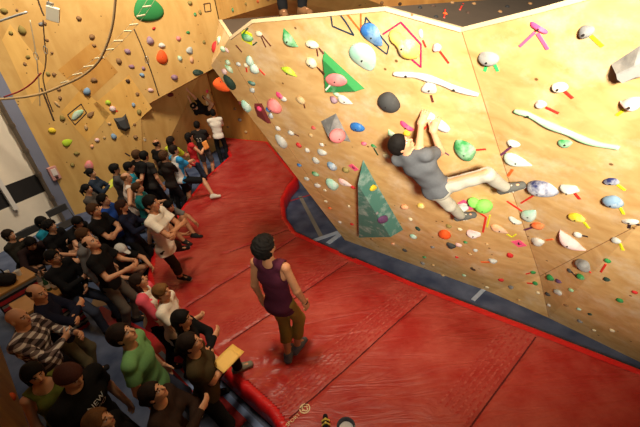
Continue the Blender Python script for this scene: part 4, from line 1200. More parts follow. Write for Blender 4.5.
        for sd in (1, -1):
            B.limb(neckb-T*0.02*s, SH[sd], 0.050*m+inf, 0.052*m+inf, 0.03)
    def hips(B, inf=0.0):
        B.limb(pel+T*0.04*s, pel-T*0.06*s, 0.098*m+inf, 0.092*m+inf, 0.03, (Lp, 1.42))
        B.ell(pel-F_*0.045*s-T*0.03*s, (Lp, np.cross(T, Lp), T), np.array([0.155, 0.10, 0.105])*m+inf, 0.03)
    # ---- body
    B = Field(vox)
    torso(B); hips(B)
    B.limb(neckb-T*0.03*s, hc-HU*0.05*s-HF*0.018*s, 0.056*s, 0.050*s, 0.025)
    for sd in (1, -1):
        B.limb(SH[sd], E_[sd], 0.050*m, 0.040*s, 0.02); B.limb(E_[sd], W_[sd], 0.041*s, 0.027*s, 0.012)
        B.limb(HP[sd], KN[sd], 0.080*m, 0.054*s, 0.03); B.limb(KN[sd], KN[sd]*0.72+AN[sd]*0.28, 0.054*s, 0.055*s, 0.015); B.limb(KN[sd]*0.72+AN[sd]*0.28, AN[sd], 0.055*s, 0.037*s, 0.015)
        sole = nrm(np.cross(np.cross(FD[sd], AN[sd]-KN[sd]), FD[sd]))
        toe = AN[sd]+FD[sd]*0.15*s+sole*0.055*s; heel = AN[sd]-FD[sd]*0.045*s+sole*0.045*s
        B.limb(AN[sd], toe, 0.036*s, 0.024*s, 0.02); B.limb(heel, toe, 0.032*s, 0.026*s, 0.02)
        J[('toe', sd)] = toe; J[('heel', sd)] = heel; J[('sole', sd)] = sole
        # hand: palm, four fingers, thumb
        d = nrm(W_[sd]-E_[sd])
        pn = -Lc*sd*1.0
        if over and ('palm', sd) in over: pn = np.asarray(over[('palm', sd)], float)
        if over and ('hdir', sd) in over: d = nrm(over[('hdir', sd)])
        pn = nrm(pn-d*(pn@d)); ac = np.cross(d, pn)
        if over is None or ('palm', sd) not in over: th_side = ac if (ac@F_) > 0 else -ac
        else: th_side = ac*sd*(-1)
        w0 = W_[sd]; hs = s*(0.93 if fem else 1.0)
        B.limb(w0, w0+d*0.085*hs, 0.024*hs, 0.021*hs, 0.012, (ac, 1.75))
        curl = HND[sd]
        for q, (off, ln_) in enumerate(((0.031, 0.078), (0.010, 0.086), (-0.011, 0.080), (-0.031, 0.064))):
            p = w0+d*(0.088-0.004*abs(q-1))*hs+th_side*off*hs
            a_ = 0.15+curl*0.5; dirn = d
            spread = th_side*off*1.2
            for j_, fr in enumerate((0.45, 0.30, 0.25)):
                dirn = nrm(d*math.cos(a_)+pn*math.sin(a_)+spread)
                p2 = p+dirn*ln_*fr*hs
                B.limb(p, p2, (0.0105-0.001*j_)*hs, (0.0098-0.001*j_)*hs, 0.004); p = p2; a_ += curl*0.75
        t0 = w0+d*0.030*hs+th_side*0.032*hs; td = nrm(d*0.62+th_side*0.65+pn*0.35)
        t1 = t0+td*0.045*hs; t2 = t1+nrm(td+d*0.5+pn*curl*0.5)*0.036*hs
        B.limb(w0+d*0.02*hs+th_side*0.012*hs, t0, 0.018*hs, 0.015*hs, 0.01); B.limb(t0, t1, 0.0135*hs, 0.012*hs, 0.006); B.limb(t1, t2, 0.0115*hs, 0.009*hs, 0.005)
    fr = (HL, HF, HU)
    hm = s*(0.91 if fem else 0.94)
    def hp_(l, f, u): return hc+(HL*l+HF*f+HU*u)*hm
    B.ell(hp_(0, -0.008, 0.030), fr, np.array([0.075, 0.096, 0.088])*hm, 0.02)        # cranium
    B.ell(hp_(0, 0.020, -0.040), fr, np.array([0.060, 0.070, 0.078])*hm, 0.03)        # face and jaw
    B.ell(hp_(0, 0.056, -0.098), fr, np.array([0.026, 0.024, 0.020])*hm, 0.025)       # chin
    B.limb(hp_(0, 0.088, 0.012), hp_(0, 0.110, -0.032), 0.008*hm, 0.013*hm, 0.012)    # nose
    B.limb(hp_(-0.030, 0.082, 0.022), hp_(0.030, 0.082, 0.022), 0.010*hm, 0.010*hm, 0.018)  # brow
    B.ell(hp_(0, 0.086, -0.064), fr, np.array([0.023, 0.011, 0.010])*hm, 0.010)       # mouth
    for sd in (1, -1):
        B.ell(hp_(sd*0.032, 0.058, -0.028), fr, np.array([0.022, 0.022, 0.020])*hm, 0.02)     # cheek
        B.ell(hp_(sd*0.031, 0.078, 0.004), fr, np.array([0.014, 0.012, 0.010])*hm, 0.006)     # eyeball
        B.ell(hp_(sd*0.077, -0.012, -0.010), (HF, HL, HU), np.array([0.020, 0.010, 0.031])*hm, 0.006)   # ear
    V, Q = B.mesh()
    c = V[Q].mean(1)-hc
    lf = np.stack([c@HL, c@HF, c@HU], 1)/hm
    mi = np.zeros(len(Q), np.int32)
    ex = np.abs(np.abs(lf[:, 0])-0.031); ez = lf[:, 2]-0.004
    isf = lf[:, 1] > 0.06
    mi[isf & ((ex/0.017)**2+(ez/0.0085)**2 < 1)] = 1
    mi[isf & ((ex/0.008)**2+(ez/0.009)**2 < 1)] = 2
    mi[isf & ((lf[:, 0]/0.025)**2+((lf[:, 2]+0.064)/0.010)**2 < 1)] = 3
    hairm = plain('hair_%d_%d_%d' % hair[1], hair[1], 0.7, 0.35, 90, bump=0.3)
    hairm.node_tree.nodes['Principled BSDF'].inputs['Specular IOR Level'].default_value = 0.12
    brow = isf & (np.abs(ex) < 0.019) & (np.abs(lf[:, 2]-0.026) < 0.0055)
    mi[brow] = 4
    o = np_mesh('person', V, Q, [skin_mat(tone), EYEW, EYE, LIP, hairm], None, Vector(root), mi)
    tag(o, label, 'person', group)
    # ---- shirt
    kind, cn, rgb = top[0], top[1], top[2]
    tm = top[3] if len(top) > 3 else cloth(cn, rgb)
    inf = 0.020*s
    if kind != 'none':
        C = Field(vox); torso(C, inf)
        if kind in ('tee', 'long', 'vest', 'hood'):
            fra = {'tee': 0.62, 'long': 1.0, 'vest': 0.0, 'hood': 1.0}[kind]
            for sd in (1, -1):
                if fra > 0:
                    e = SH[sd]*(1-fra)+E_[sd]*fra
                    ax_ = nrm(E_[sd]-SH[sd])
                    if kind == 'tee': C.limb(SH[sd], e, 0.064*m, 0.062*s+0.006, 0.03, None, [(e, ax_)])
                    else: C.limb(SH[sd], e, 0.064*m, 0.052*s+0.004, 0.03)
                if kind in ('long', 'hood'):
                    a2 = nrm(W_[sd]-E_[sd]); e2 = W_[sd]-a2*0.01
                    C.limb(E_[sd], e2, 0.052*s, 0.038*s, 0.02, None, [(e2, a2)])
        hemp = pel-T*hem*s
        C.limb(pel, pel-T*(hem+0.03)*s, 0.104*m+inf, 0.106*m+inf, 0.03, (Lc, 1.42)); C.ell(pel-F_*0.045*s-T*0.03*s, (Lp, np.cross(T, Lp), T), np.array([0.155, 0.10, 0.105])*m+inf*0.9, 0.03)
        C.clip(hemp, -T)
        nf = (nrm(Lc), nrm(Fc), T)
        C.sub(neckb+T*0.035*s+Fc*0.02*s, nf, np.array([0.072, 0.075, 0.050])*s)
        if kind == 'tank':
            for sd in (1, -1):
                C.sub(SH[sd]+Lc*sd*0.03*s-T*0.06*s, nf, np.array([0.085, 0.11, 0.135])*s)
            C.sub(neckb+Fc*0.06*s, nf, np.array([0.095, 0.085, 0.10])*s)
            C.sub(neckb-Fc*0.07*s+T*0.02*s, nf, np.array([0.085, 0.05, 0.075])*s)
        V2, Q2 = C.mesh((0.0028, 26, px*0.37))
        nm_ = {'tee': 't_shirt', 'long': 'long_sleeved_top', 'vest': 'sleeveless_top', 'tank': 'tank_top', 'hood': 'hooded_top'}[kind]
        mats2, mi2 = [tm], None
        if len(top) > 4:      # second colour on the sleeves (and shoulders)
            mats2.append(cloth(top[4][0], top[4][1]))
            cc = V2[Q2].mean(1)-pel
            la = np.abs(cc@Lc)
            mi2 = ((la > sw*0.86) | ((cc@T > 0.43*s) & (la > sw*0.55))).astype(np.int32)
        so = np_mesh(nm_, V2, Q2, mats2, o, None, mi2)
        J['shirt'] = so; J['shirt_bvh'] = (V2, Q2)
        if kind == 'hood':
            C = Field(vox); C.limb(neckb-Fc*0.05*s-Lc*0.05*s, neckb-Fc*0.05*s+Lc*0.05*s, 0.045*s, 0.045*s, 0.03); C.limb(neckb-Fc*0.06*s, neckb-Fc*0.09*s-T*0.07*s, 0.06*s, 0.04*s, 0.03)
            V3, Q3 = C.mesh(); np_mesh('hood', V3, Q3, tm, o)
    # ---- trousers
    pk, pn_, prgb = pants[0], pants[1], pants[2]
    pm = cloth(pn_, prgb)
    C = Field(vox); hips(C, 0.010*s)
    for sd in (1, -1):
        if pk in ('long', 'jeans', 'crop'):
            fe = 0.97 if pk != 'crop' else 0.62
            e = KN[sd]*(1-fe)+AN[sd]*fe; a_ = nrm(AN[sd]-KN[sd])
            C.limb(HP[sd], KN[sd], 0.092*m, 0.068*s, 0.03); C.limb(KN[sd], e, 0.068*s, (0.056 if pk != 'crop' else 0.066)*s, 0.03, None, [(e, a_)])
        elif pk == 'shorts':
            e = HP[sd]*0.08+KN[sd]*0.92; a_ = nrm(KN[sd]-HP[sd])
            C.limb(HP[sd], KN[sd], 0.096*m, 0.082*s, 0.03, None, [(e, a_)])
    C.clip(pel+T*0.05*s, T)
    V2, Q2 = C.mesh((0.0030, 22, py*0.21))
    np_mesh({'long': 'trousers', 'jeans': 'jeans', 'crop': 'cropped_trousers', 'shorts': 'shorts'}[pk], V2, Q2, pm, o)
    # ---- shoes
    if shoes:
        for sd in (1, -1):
            C = Field(min(vox, 0.008)); toe, heel, sl = J[('toe', sd)], J[('heel', sd)], J[('sole', sd)]
            lat = nrm(np.cross(FD[sd], sl))
            C.limb(heel, toe, 0.042*s, 0.036*s, 0.02, (lat, 1.12)); C.limb(AN[sd]-FD[sd]*0.01*s, heel*0.45+toe*0.55-sl*0.012*s, 0.050*s, 0.042*s, 0.03)
            C.clip(AN[sd]+sl*0.082*s, sl); C.clip(AN[sd]-sl*0.030*s, -sl)
            V2, Q2 = C.mesh(); sh = np_mesh('shoe', V2, Q2, cloth('shoe_'+shoes[0], shoes[1]), o)
            if vox <= 0.008:
                C = Field(0.006); C.limb(heel, toe, 0.046*s, 0.040*s, 0.02, (lat, 1.12)); C.clip(AN[sd]+sl*0.090*s, sl); C.clip(AN[sd]+sl*0.070*s, -sl)
                V2, Q2 = C.mesh(); np_mesh('sole', V2, Q2, cloth('sole_pale', (150, 148, 144)), sh)
    # ---- hair
    hk = hair[0]
    if hk not in ('bald',):
        C = Field(vox if vox <= 0.008 else 0.009)
        t_ = {'short': 0.019, 'buzz': 0.006, 'curly': 0.032, 'long': 0.022, 'bun': 0.018, 'ponytail': 0.018, 'bob': 0.024, 'balding': 0.008, 'cap': 0.012, 'moppy': 0.024, 'beanie': 0.022}[hk]
        cr = np.array([0.075, 0.096, 0.088])*hm+t_*hm
        ck = hp_(0, -0.008, 0.030)
        def planes(f0, n):
            q = HF*n[0]+HU*n[1]; return (hp_(0, f0[0], f0[1]), -nrm(q))
        if hk == 'balding':
            C.ell(ck, fr, cr, 0.01, [planes((0, -0.01), (-0.95, 0.3)), (hp_(0, 0, 0.075), HU)])
        elif hk in ('cap', 'beanie'):
            C.ell(ck, fr, cr+0.004, 0.01, [planes((0.0, 0.020), (-0.12, 1.0))])
            if hk == 'cap':
                C.limb(hp_(0, 0.07, 0.045), hp_(0, 0.155, 0.030), 0.052*hm, 0.040*hm, 0.008, None, [(hp_(0, 0.1, 0.045), HU), (hp_(0, 0.1, 0.030), -HU)])
        else:
            C.ell(ck, fr, cr, 0.01, [planes((0.02, -0.012), (-0.5, 0.86))])
            C.ell(hp_(0, -0.030, 0.0), fr, np.array([0.074, 0.076, 0.085])*hm+t_*0.8*hm, 0.015, [planes((-0.012, 0.0), (-1, 0.12))])
            C.sub(hp_(0, 0.092, -0.012), fr, np.array([0.060, 0.058, 0.074])*hm)
            for sd in (1, -1): C.sub(hp_(sd*0.092, -0.004, -0.020), fr, np.array([0.022, 0.024, 0.032])*hm)
            if hk in ('moppy',):
                C.ell(hp_(0, 0.052, 0.080), fr, np.array([0.062, 0.042, 0.026])*hm, 0.02)
            if hk == 'long':
                for sd in (1, -1): C.limb(hp_(sd*0.062, -0.03, 0.0), hp_(sd*0.060, -0.055, -0.20), 0.034*hm, 0.030*hm, 0.02)
                C.limb(hp_(0, -0.07, 0.0), hp_(0, -0.095, -0.27), 0.058*hm, 0.040*hm, 0.03, (HL, 1.4))
            if hk == 'bob':
                for sd in (1, -1): C.limb(hp_(sd*0.066, -0.015, 0.02), hp_(sd*0.066, -0.015, -0.085), 0.030*hm, 0.028*hm, 0.02)
                C.limb(hp_(0, -0.06, 0.0), hp_(0, -0.07, -0.10), 0.060*hm, 0.045*hm, 0.03, (HL, 1.3))
            if hk == 'bun': C.ell(hp_(0, -0.125, 0.045), fr, np.array([0.038, 0.036, 0.038])*hm, 0.01)
            if hk == 'ponytail': C.limb(hp_(0, -0.105, 0.04), hp_(0, -0.155, -0.02), 0.026*hm, 0.030*hm, 0.02); C.limb(hp_(0, -0.155, -0.02), hp_(0, -0.150, -0.14), 0.030*hm, 0.012*hm, 0.02)
        amp = {'curly': 0.005, 'long': 0.003, 'bob': 0.002, 'moppy': 0.003, 'cap': 0.0, 'beanie': 0.0008, 'balding': 0.001}.get(hk, 0.0012)
        V2, Q2 = C.mesh((amp*hm, 105 if hk == 'curly' else 60, px*0.7))
        hn = {'cap': 'cap', 'beanie': 'knit_cap'}.get(hk, 'hair')
        np_mesh(hn, V2, Q2, hairm, o)
        if hk in ('cap', 'beanie') and len(hair) > 2:
            C = Field(0.009); C.ell(hp_(0, -0.030, 0.0), fr, np.array([0.074, 0.076, 0.085])*hm+0.010*hm, 0.015, [planes((-0.012, 0.0), (-1, 0.12)), (hp_(0, 0, 0.03), HU)])
            V2, Q2 = C.mesh(); np_mesh('hair', V2, Q2, plain('hair_under_cap', hair[2], 0.6, 0.3, 90), o)
    J.update(dict(o=o, root=root, hc=hc, hf=HF, hu=HU, hl=HL, pel=pel, T=T, Lc=Lc, Fc=Fc, F=F_, L=L_, W=W_, E=E_, AN=AN, KN=KN, SH=SH, chest=chest, s=s, neckb=neckb))
    PEOPLE.append(J)
    return J
def wpt(J, p): return Vector(np.asarray(p)+J['root'])
def shirt_print(J, bm, side=-1, up=0.36, lat=0.0, rot=0.0, mat=None, name='shirt_print', lift=0.004):
    """drape a flat mesh (x right, y up, metres) onto the shirt; side -1 = back, +1 = front"""
    V, Q = J['shirt_bvh']
    t = BVHTree.FromPolygons([Vector(v) for v in V], [tuple(int(i) for i in q) for q in Q])
    Fc, Lc, T, pel, s = J['Fc'], J['Lc'], J['T'], J['pel'], J['s']
    bmesh.ops.triangulate(bm, faces=bm.faces[:])
    for _ in range(1): bmesh.ops.subdivide_edges(bm, edges=[e for e in bm.edges if e.calc_length() > 0.03], cuts=1)
    ca, sa = math.cos(rot), math.sin(rot)
    for v in bm.verts:
        x, y = v.co.x*ca-v.co.y*sa, v.co.x*sa+v.co.y*ca
        right = Lc*(-1 if side < 0 else 1)
        src = pel+T*(up*s+y)+right*(x+lat)+Fc*side*0.6
        h_ = t.ray_cast(Vector(src), Vector(-Fc*side))
        v.co = (h_[0]+Vector(Fc*side)*lift) if h_[0] is not None else Vector(pel+T*(up*s+y)+right*(x+lat)+Fc*side*0.12*s)
    return bm_obj(name, bm, mat, J['o'])
# ------------------------------------------------------------------ the people in the photo
BLK = (22, 22, 24)
HB, HD, HBR, HM = (18, 14, 12), (36, 25, 18), (74, 48, 28), (104, 70, 40)
DK = ('dark', (40, 38, 38))
def off(px, py, d):
    p, n = wall_hit(px, py)
    return np.array(at_plane(px, py, p+n*d, n))
# the man in the middle of the mat
M1 = person(265, 247, 'man in a maroon tank top standing alone on the middle of the red mat', h=1.93, z0=0.325, face=66, legs='back', arms=('down', ((0.10, 0.09, -0.52), (-1, 0.5, 0), 0.6)), lean=-0.06, pitch=24, yaw=-20, tone='tan', build=0.84,
       top=('tank', 'maroon', (78, 30, 48)), pants=('crop', 'khaki', (132, 102, 44)), shoes=('grey blue', (96, 100, 112)), hair=('curly', HB), vox=0.007, hem=0.13,
       over={('foot', 1): tuple(mz(288, 354, 0.42)), ('foot', -1): tuple(mz(297, 346, 0.42))})
# the climber
pw, nw_ = wall_hit(440, 190)
nw = np.array(nw_)
pelv = off(437, 186, 0.31)
neckp = off(411, 158, 0.34)
Uc = nrm(neckp-pelv); Fc_ = -nw; Fc_ = nrm(Fc_-Uc*(Fc_@Uc)); Lc_ = np.cross(Uc, Fc_)
rt = np.array(wall_hit(500, 190)[0])-np.array(wall_hit(440, 190)[0]); rt = nrm(rt)
upw = np.array(wall_hit(440, 150)[0])-np.array(wall_hit(440, 190)[0]); upw = nrm(upw)
CL = person(405, 147, 'climber in a grey t-shirt and light trousers hanging on the plywood boulder', h=1.56, tone='light', top=('tee', 'heather grey', (92, 94, 98)), pants=('long', 'stone', (178, 174, 160)), shoes=('climbing grey', (92, 92, 88)),
       hair=('short', HB), vox=0.007, hem=0.04,
       over={'root': pelv, 'frame': (Fc_, Lc_, Uc), 'head': (-nw*0.35+rt*0.75+upw*0.25, Uc*0.75+nw*0.30-rt*0.1),
             ('hand', 1): off(421, 124, 0.09), ('hand', -1): off(433, 131, 0.10), ('hdir', 1): upw*0.75-nw*0.6+rt*0.2, ('hdir', -1): upw*0.75-nw*0.6+rt*0.1, ('palm', 1): -nw, ('palm', -1): -nw,
             ('elbow', 1): nw*0.9-upw*0.5+rt*0.1, ('elbow', -1): rt*0.35+nw*0.6-upw*0.9,
             ('foot', 1): off(461, 216, 0.12), ('foot', -1): off(505, 187.5, 0.15), ('knee', 1): nw*0.7+rt*0.5+upw*0.8, ('knee', -1): upw*1.0+nw*0.25, ('toe', 1): rt*0.9-upw*0.15-nw*0.4, ('toe', -1): rt*0.95+upw*0.05-nw*0.35})
C = Field(0.005); w_ = M1['W'][-1]; d_ = nrm(w_-M1['E'][-1]); C.limb(w_-d_*0.016, w_+d_*0.004, 0.036, 0.035, 0.003, None, [(w_+d_*0.004, d_), (w_-d_*0.016, -d_)])
V_, Q_ = C.mesh(); np_mesh('wristband', V_, Q_, cloth('black band', (20, 20, 22)), M1['o'])
for sd_ in (1, -1):      # pale straps across the climber's shoes
    a_, t_, h_, sl_ = CL['AN'][sd_], CL[('toe', sd_)], CL[('heel', sd_)], CL[('sole', sd_)]
    la_ = nrm(np.cross(t_-h_, sl_))
    for k in (0.35, 0.52):
        c_ = h_*(1-k)+t_*k; C = Field(0.005)
        C.limb(c_-la_*0.040, c_-sl_*(0.062-0.03*k), 0.011, 0.011, 0.01); C.limb(c_-sl_*(0.062-0.03*k), c_+la_*0.040, 0.011, 0.011, 0.01)
        V_, Q_ = C.mesh(); np_mesh('shoe_strap', V_, Q_, cloth('pale strap', (212, 206, 188)), CL['o'])
# --- far end, watching the climber on the back wall
person(213, 113, 'person in a white t-shirt seen from behind at the far end of the mat', h=1.76, face=100, arms=('crossed', 'crossed'), top=('tee', 'white', (222, 212, 196)), pants=('long', 'black trousers', BLK), hair=('short', HB), lean=0.03, pitch=8)
P4 = person(197, 125, 'person in a black t-shirt with a pale back print next to the white t-shirt', h=1.74, face=88, arms=('crossed', 'crossed'), top=('tee', 'washed black', (32, 28, 26)), pants=('shorts', 'grey shorts', (84, 80, 78)), hair=('short', HB), tone='tan', pitch=8)
person(189, 137, 'dark long-haired woman in a red sleeveless top holding an orange sheet', h=1.68, face=30, fem=True, arms=('down', 'read'), top=('vest', 'red', (190, 44, 48)), pants=('jeans', 'dark denim', (40, 46, 60)), hair=('long', HB), yaw=10, pitch=12)
person(171, 141, 'person with long dark hair in a lime and grey jersey left of the red top', h=1.74, face=60, arms=('crossed', 'crossed'), top=('tee', 'pale grey jersey', (176, 170, 150), None, ('lime', (196, 206, 50)))[:3]+(cloth('pale grey jersey', (176, 170, 150)), ('lime', (196, 206, 50))), pants=('long', 'navy trousers', (30, 34, 48)), hair=('long', HD))
P7 = person(174, 150, 'man in a white t-shirt with blue sleeves stepping onto the red mat', h=1.76, face=50, legs='stand', arms=('hold', 'crossed'), top=('tee', 'white print tee', (220, 214, 206), cloth('white print tee', (220, 214, 206)), ('sky blue', (52, 150, 206))), pants=('shorts', 'black shorts', BLK), hair=('short', HD), shoes=('pale', (214, 204, 188)), yaw=-10, pitch=10,
      over={('foot', -1): tuple(mz(213, 195, 0.44)), ('toe', -1): (0.95, 0.2, 0)})
person(157, 144, 'balding dark-clothed person standing behind the curly brown head', h=1.74, face=60, arms=('down', 'down'), top=('tee', 'black tee', (21, 19, 19)), hair=('balding', HD), tone='tan')
person(164, 156, 'person with brown curly hair and dark clothes left of the blue-sleeved man', h=1.68, face=60, top=('long', 'dark brown top', (40, 32, 28)), hair=('curly', HBR), arms=('crossed', 'crossed'))
person(137, 155, 'broad man in a black t-shirt standing near the left wall', h=1.78, face=50, build=1.1, top=('tee', 'black tee', (21, 19, 19)), hair=('short', HBR), arms=('behind', 'behind'))
person(144.5, 156, 'dark-haired person half hidden behind the broad man in black', h=1.74, face=60, top=('tee', 'charcoal tee', (44, 40, 38)), hair=('short', HB))
person(129, 167, 'dark-haired man in a turquoise t-shirt behind the bald man in white', h=1.70, face=30, top=('tee', 'turquoise', (30, 128, 150)), hair=('short', HB))
person(126.5, 178, 'bald man in a white tank top with one hand at his face', h=1.72, face=30, build=1.08, top=('tank', 'white tank', (222, 206, 192)), pants=('shorts', 'black shorts', BLK), hair=('balding', HM), arms=('chin', 'hips'))
person(115, 169, 'dark-haired person in a grey t-shirt with a red strap by the left wall', h=1.70, face=25, top=('tee', 'dark grey tee', (72, 68, 66)), hair=('moppy', HB), arms=('crossed', 'crossed'))
person(137.5, 188, 'brown-haired man in a teal t-shirt just left of the white t-shirt man', h=1.63, face=10, top=('tee', 'teal', (30, 110, 110)), pants=('long', 'black trousers', BLK), hair=('short', HBR), arms=('hold', 'hold'), pitch=12)
P16 = person(151.5, 203, 'man in a white t-shirt and dark three-quarter trousers standing on the mat\'s left edge', h=1.80, build=0.86, z0=0.33, face=-8, arms=('crossed', 'crossed2'), top=('tee', 'white cotton', (226, 216, 198)), pants=('crop', 'olive black', (46, 42, 34)), hair=('short', HB), shoes=('black sandal', (28, 26, 26)), pitch=10, vox=0.008, hem=0.12,
       over={('foot', 1): tuple(mz(182, 251, 0.43)), ('foot', -1): tuple(mz(181, 277, 0.43))}, tone='tan')
person(91, 173, 'woman with a hair bun and navy jacket closest to the left wall', h=1.62, face=10, fem=True, top=('long', 'navy jacket', (34, 44, 58)), hair=('bun', HB), arms=('read', 'read'), pitch=5)
person(87, 189, 'woman with a dark ponytail and grey t-shirt in front of the hair bun', h=1.60, face=5, fem=True, top=('tee', 'grey tee', (78, 72, 66)), hair=('ponytail', HB), arms=('crossed', 'crossed'), pitch=6)
person(103.5, 200, 'dark-haired man in a bright blue t-shirt', h=1.70, face=0, top=('tee', 'royal blue', (36, 74, 156)), pants=('jeans', 'dark denim', (40, 46, 60)), hair=('short', HB), arms=('crossed', 'crossed'), pitch=8)
P20 = person(94, 210, 'brown-haired man in a black t-shirt with folded arms before the blue t-shirt', h=1.74, face=-5, top=('tee', 'black tee', (21, 19, 19)), pants=('jeans', 'dark denim', (40, 46, 60)), hair=('short', HBR), arms=('crossed', 'crossed'), pitch=10)
person(122, 206, 'woman with long dark brown hair in a navy top behind the white t-shirt man', h=1.64, face=10, fem=True, top=('long', 'navy top', (28, 32, 52)), pants=('long', 'black trousers', BLK), hair=('long', (52, 30, 22)), arms=('hold', 'hold'))
person(91, 243, 'balding man in a black t-shirt looking steeply up with a bag strap', h=1.76, face=0, top=('tee', 'black tee', (21, 19, 19)), pants=('long', 'grey trousers', (98, 92, 84)), hair=('balding', HD), arms=('hold', 'hold'), pitch=30, vox=0.009)
person(84, 235, 'person in a grey hooded top behind the balding man in black', h=1.70, face=0, top=('hood', 'grey hood', (110, 106, 104)), pants=('jeans', 'dark denim', (40, 46, 60)), hair=('short', HBR))
person(121, 250, 'crouching person in black wearing a white and dark cap', h=1.74, z0=0.0, legs='squat', face=-20, lean=0.5, top=('tee', 'black tee', (21, 19, 19)), pants=('shorts', 'black shorts', BLK), hair=('cap', (214, 210, 200), HD), arms=('knee', 'knee'), pitch=-20)
person(169, 206, 'dark-haired person in black sitting at the mat edge with a patterned sleeve', h=1.72, z0=0.33, legs='floor', face=-20, lean=0.3, top=('tee', 'black and white tee', (30, 28, 28), cloth('black and white tee', (30, 28, 28)), ('pale check', (120, 118, 114))), pants=('shorts', 'black shorts', BLK), hair=('short', HB), arms=('knee', 'lap'), tone='tan')
# --- seated group by the roll-up door
person(50, 226, 'curly-haired seated person in a black t-shirt with one forearm across the lap', h=1.74, legs='sit', face=-5, lean=0.15, top=('tee', 'black tee', (21, 19, 19)), hair=('curly', HB), arms=('clasp', 'lap'), pitch=10)
person(78, 222, 'dark-haired seated person bending forward beside the empty folding chair', h=1.70, legs='sit', face=-20, lean=0.65, top=('tee', 'black tee', (21, 19, 19)), hair=('bob', HB), arms=('clasp', 'knee'), pitch=-10)
person(42, 222, 'seated person with dark hair and a turquoise collar behind the curly head', h=1.66, legs='sit', face=0, lean=0.05, top=('tee', 'turquoise', (30, 128, 150)), hair=('bob', HB), arms=('lap', 'lap'))
person(9, 235, 'seated woman with dark hair resting her chin at the left edge', h=1.64, legs='sit', face=0, fem=True, top=('long', 'dark olive top', (40, 36, 28)), hair=('bob', HD), arms=('chin', 'lap'), pitch=4)
person(31, 243, 'seated person with dark hair bent forward seen from behind by the table', h=1.74, legs='sit', face=-35, lean=0.6, top=('long', 'dark brown shirt', (44, 28, 26)), hair=('short', HB), arms=('knee', 'knee'), pitch=-20)
person(53, 257, 'person in a black jacket and jeans leaning against the table with bottles', h=1.72, legs='perch', face=-12, lean=-0.05, top=('long', 'black jacket', (22, 21, 22)), pants=('jeans', 'blue denim', (52, 58, 74)), hair=('short', HB), arms=('clasp', 'crossed'), shoes=('black', (20, 20, 22)))
# --- lower left group
person(37, 293, 'man with folded arms in a navy sweater beside the striped table cloth', h=1.76, face=25, build=0.95, top=('long', 'navy sweater', (24, 26, 44)), pants=('long', 'khaki trousers', (104, 96, 70)), hair=('balding', HD), arms=('crossed', 'crossed2'), pitch=0, yaw=-30, vox=0.009)
def plaid():
    m, nt, b = new_mat('plaid_flannel'); Lk = nt.links.new
    tc = nt.nodes.new('ShaderNodeTexCoord'); outs = []
    mp = nt.nodes.new('ShaderNodeMapping'); mp.inputs['Rotation'].default_value = (0.0, 0.0, 0.5); Lk(tc.outputs['Object'], mp.inputs['Vector'])
    for ax_ in ('X', 'Z'):
        w_ = nt.nodes.new('ShaderNodeTexWave'); w_.bands_direction = ax_; w_.inputs['Scale'].default_value = 4.2; w_.inputs['Distortion'].default_value = 0.3
        r_ = nt.nodes.new('ShaderNodeValToRGB'); r_.color_ramp.interpolation = 'CONSTANT'
        r_.color_ramp.elements[0].color = (0.0, 0.0, 0.0, 1); r_.color_ramp.elements[1].position = 0.55; r_.color_ramp.elements[1].color = (0.5, 0.5, 0.5, 1)
        Lk(mp.outputs['Vector'], w_.inputs['Vector']); Lk(w_.outputs['Fac'], r_.inputs['Fac']); outs.append(r_.outputs['Color'])
    ad = nt.nodes.new('ShaderNodeMix'); ad.data_type = 'RGBA'; ad.blend_type = 'ADD'; ad.inputs['Factor'].default_value = 1
    Lk(outs[0], ad.inputs[6]); Lk(outs[1], ad.inputs[7])
    cr = nt.nodes.new('ShaderNodeValToRGB'); cr.color_ramp.interpolation = 'CONSTANT'
    e = cr.color_ramp.elements; e[0].color = (*srgb((38, 30, 34)), 1); e[1].position = 0.4; e[1].color = (*srgb((120, 104, 100)), 1)
    e2 = cr.color_ramp.elements.new(0.8); e2.color = (*srgb((226, 220, 210)), 1)
    Lk(ad.outputs[2], cr.inputs['Fac']); Lk(cr.outputs['Color'], b.inputs['Base Color']); b.inputs['Roughness'].default_value = 0.9
    return m
person(18, 318, 'bald man in a black and white plaid shirt at the lower left', h=1.78, face=5, build=1.0, top=('long', 'plaid', (90, 90, 90), plaid()), pants=('jeans', 'black jeans', (24, 24, 30)), hair=('bald', HD), arms=('hold', 'crossed'), pitch=4, vox=0.009)
person(139, 281, 'dark long-haired woman in a white top with pink raglan sleeves', h=1.60, face=8, fem=True, top=('long', 'white cotton', (226, 216, 198), cloth('white cotton', (226, 216, 198)), ('pink', (230, 92, 108))), pants=('long', 'black trousers', BLK), hair=('long', (40, 26, 20)), arms=('clasp', 'clasp'), pitch=18, vox=0.008)
person(162, 292, 'boy with straight brown hair in a loose white shirt', h=1.56, face=0, top=('tee', 'white cotton', (226, 216, 198)), pants=('long', 'black trousers', BLK), hair=('moppy', (112, 76, 40)), arms=('down', 'hold'), pitch=10, vox=0.008, hem=0.16)
person(182, 319, 'person with black hair and black clothes between the boy and the brown t-shirt', h=1.60, face=5, top=('long', 'black jersey', (20, 20, 22)), pants=('long', 'black trousers', BLK), hair=('long', HB), arms=('crossed', 'crossed2'), pitch=5, vox=0.009)
P33 = person(190, 343, 'person in an olive brown t-shirt writing on yellow sheets with a knee raised', h=1.74, face=10, fem=True, top=('tee', 'olive brown', (66, 54, 32)), pants=('long', 'black trousers', BLK), hair=('ponytail', HD), arms=('read', 'read'), pitch=20, vox=0.007, shoes=('grey sneaker', (130, 126, 110)),
       over={('foot', 1): tuple(mz(238, 367, 0.44)), ('toe', 1): (0.9, 0.35, 0), ('knee', 1): (0.25, 0.2, 1), ('hand', 1): tuple(at_z(218, 360, 1.10)), ('hand', -1): tuple(at_z(226, 364, 1.08))})
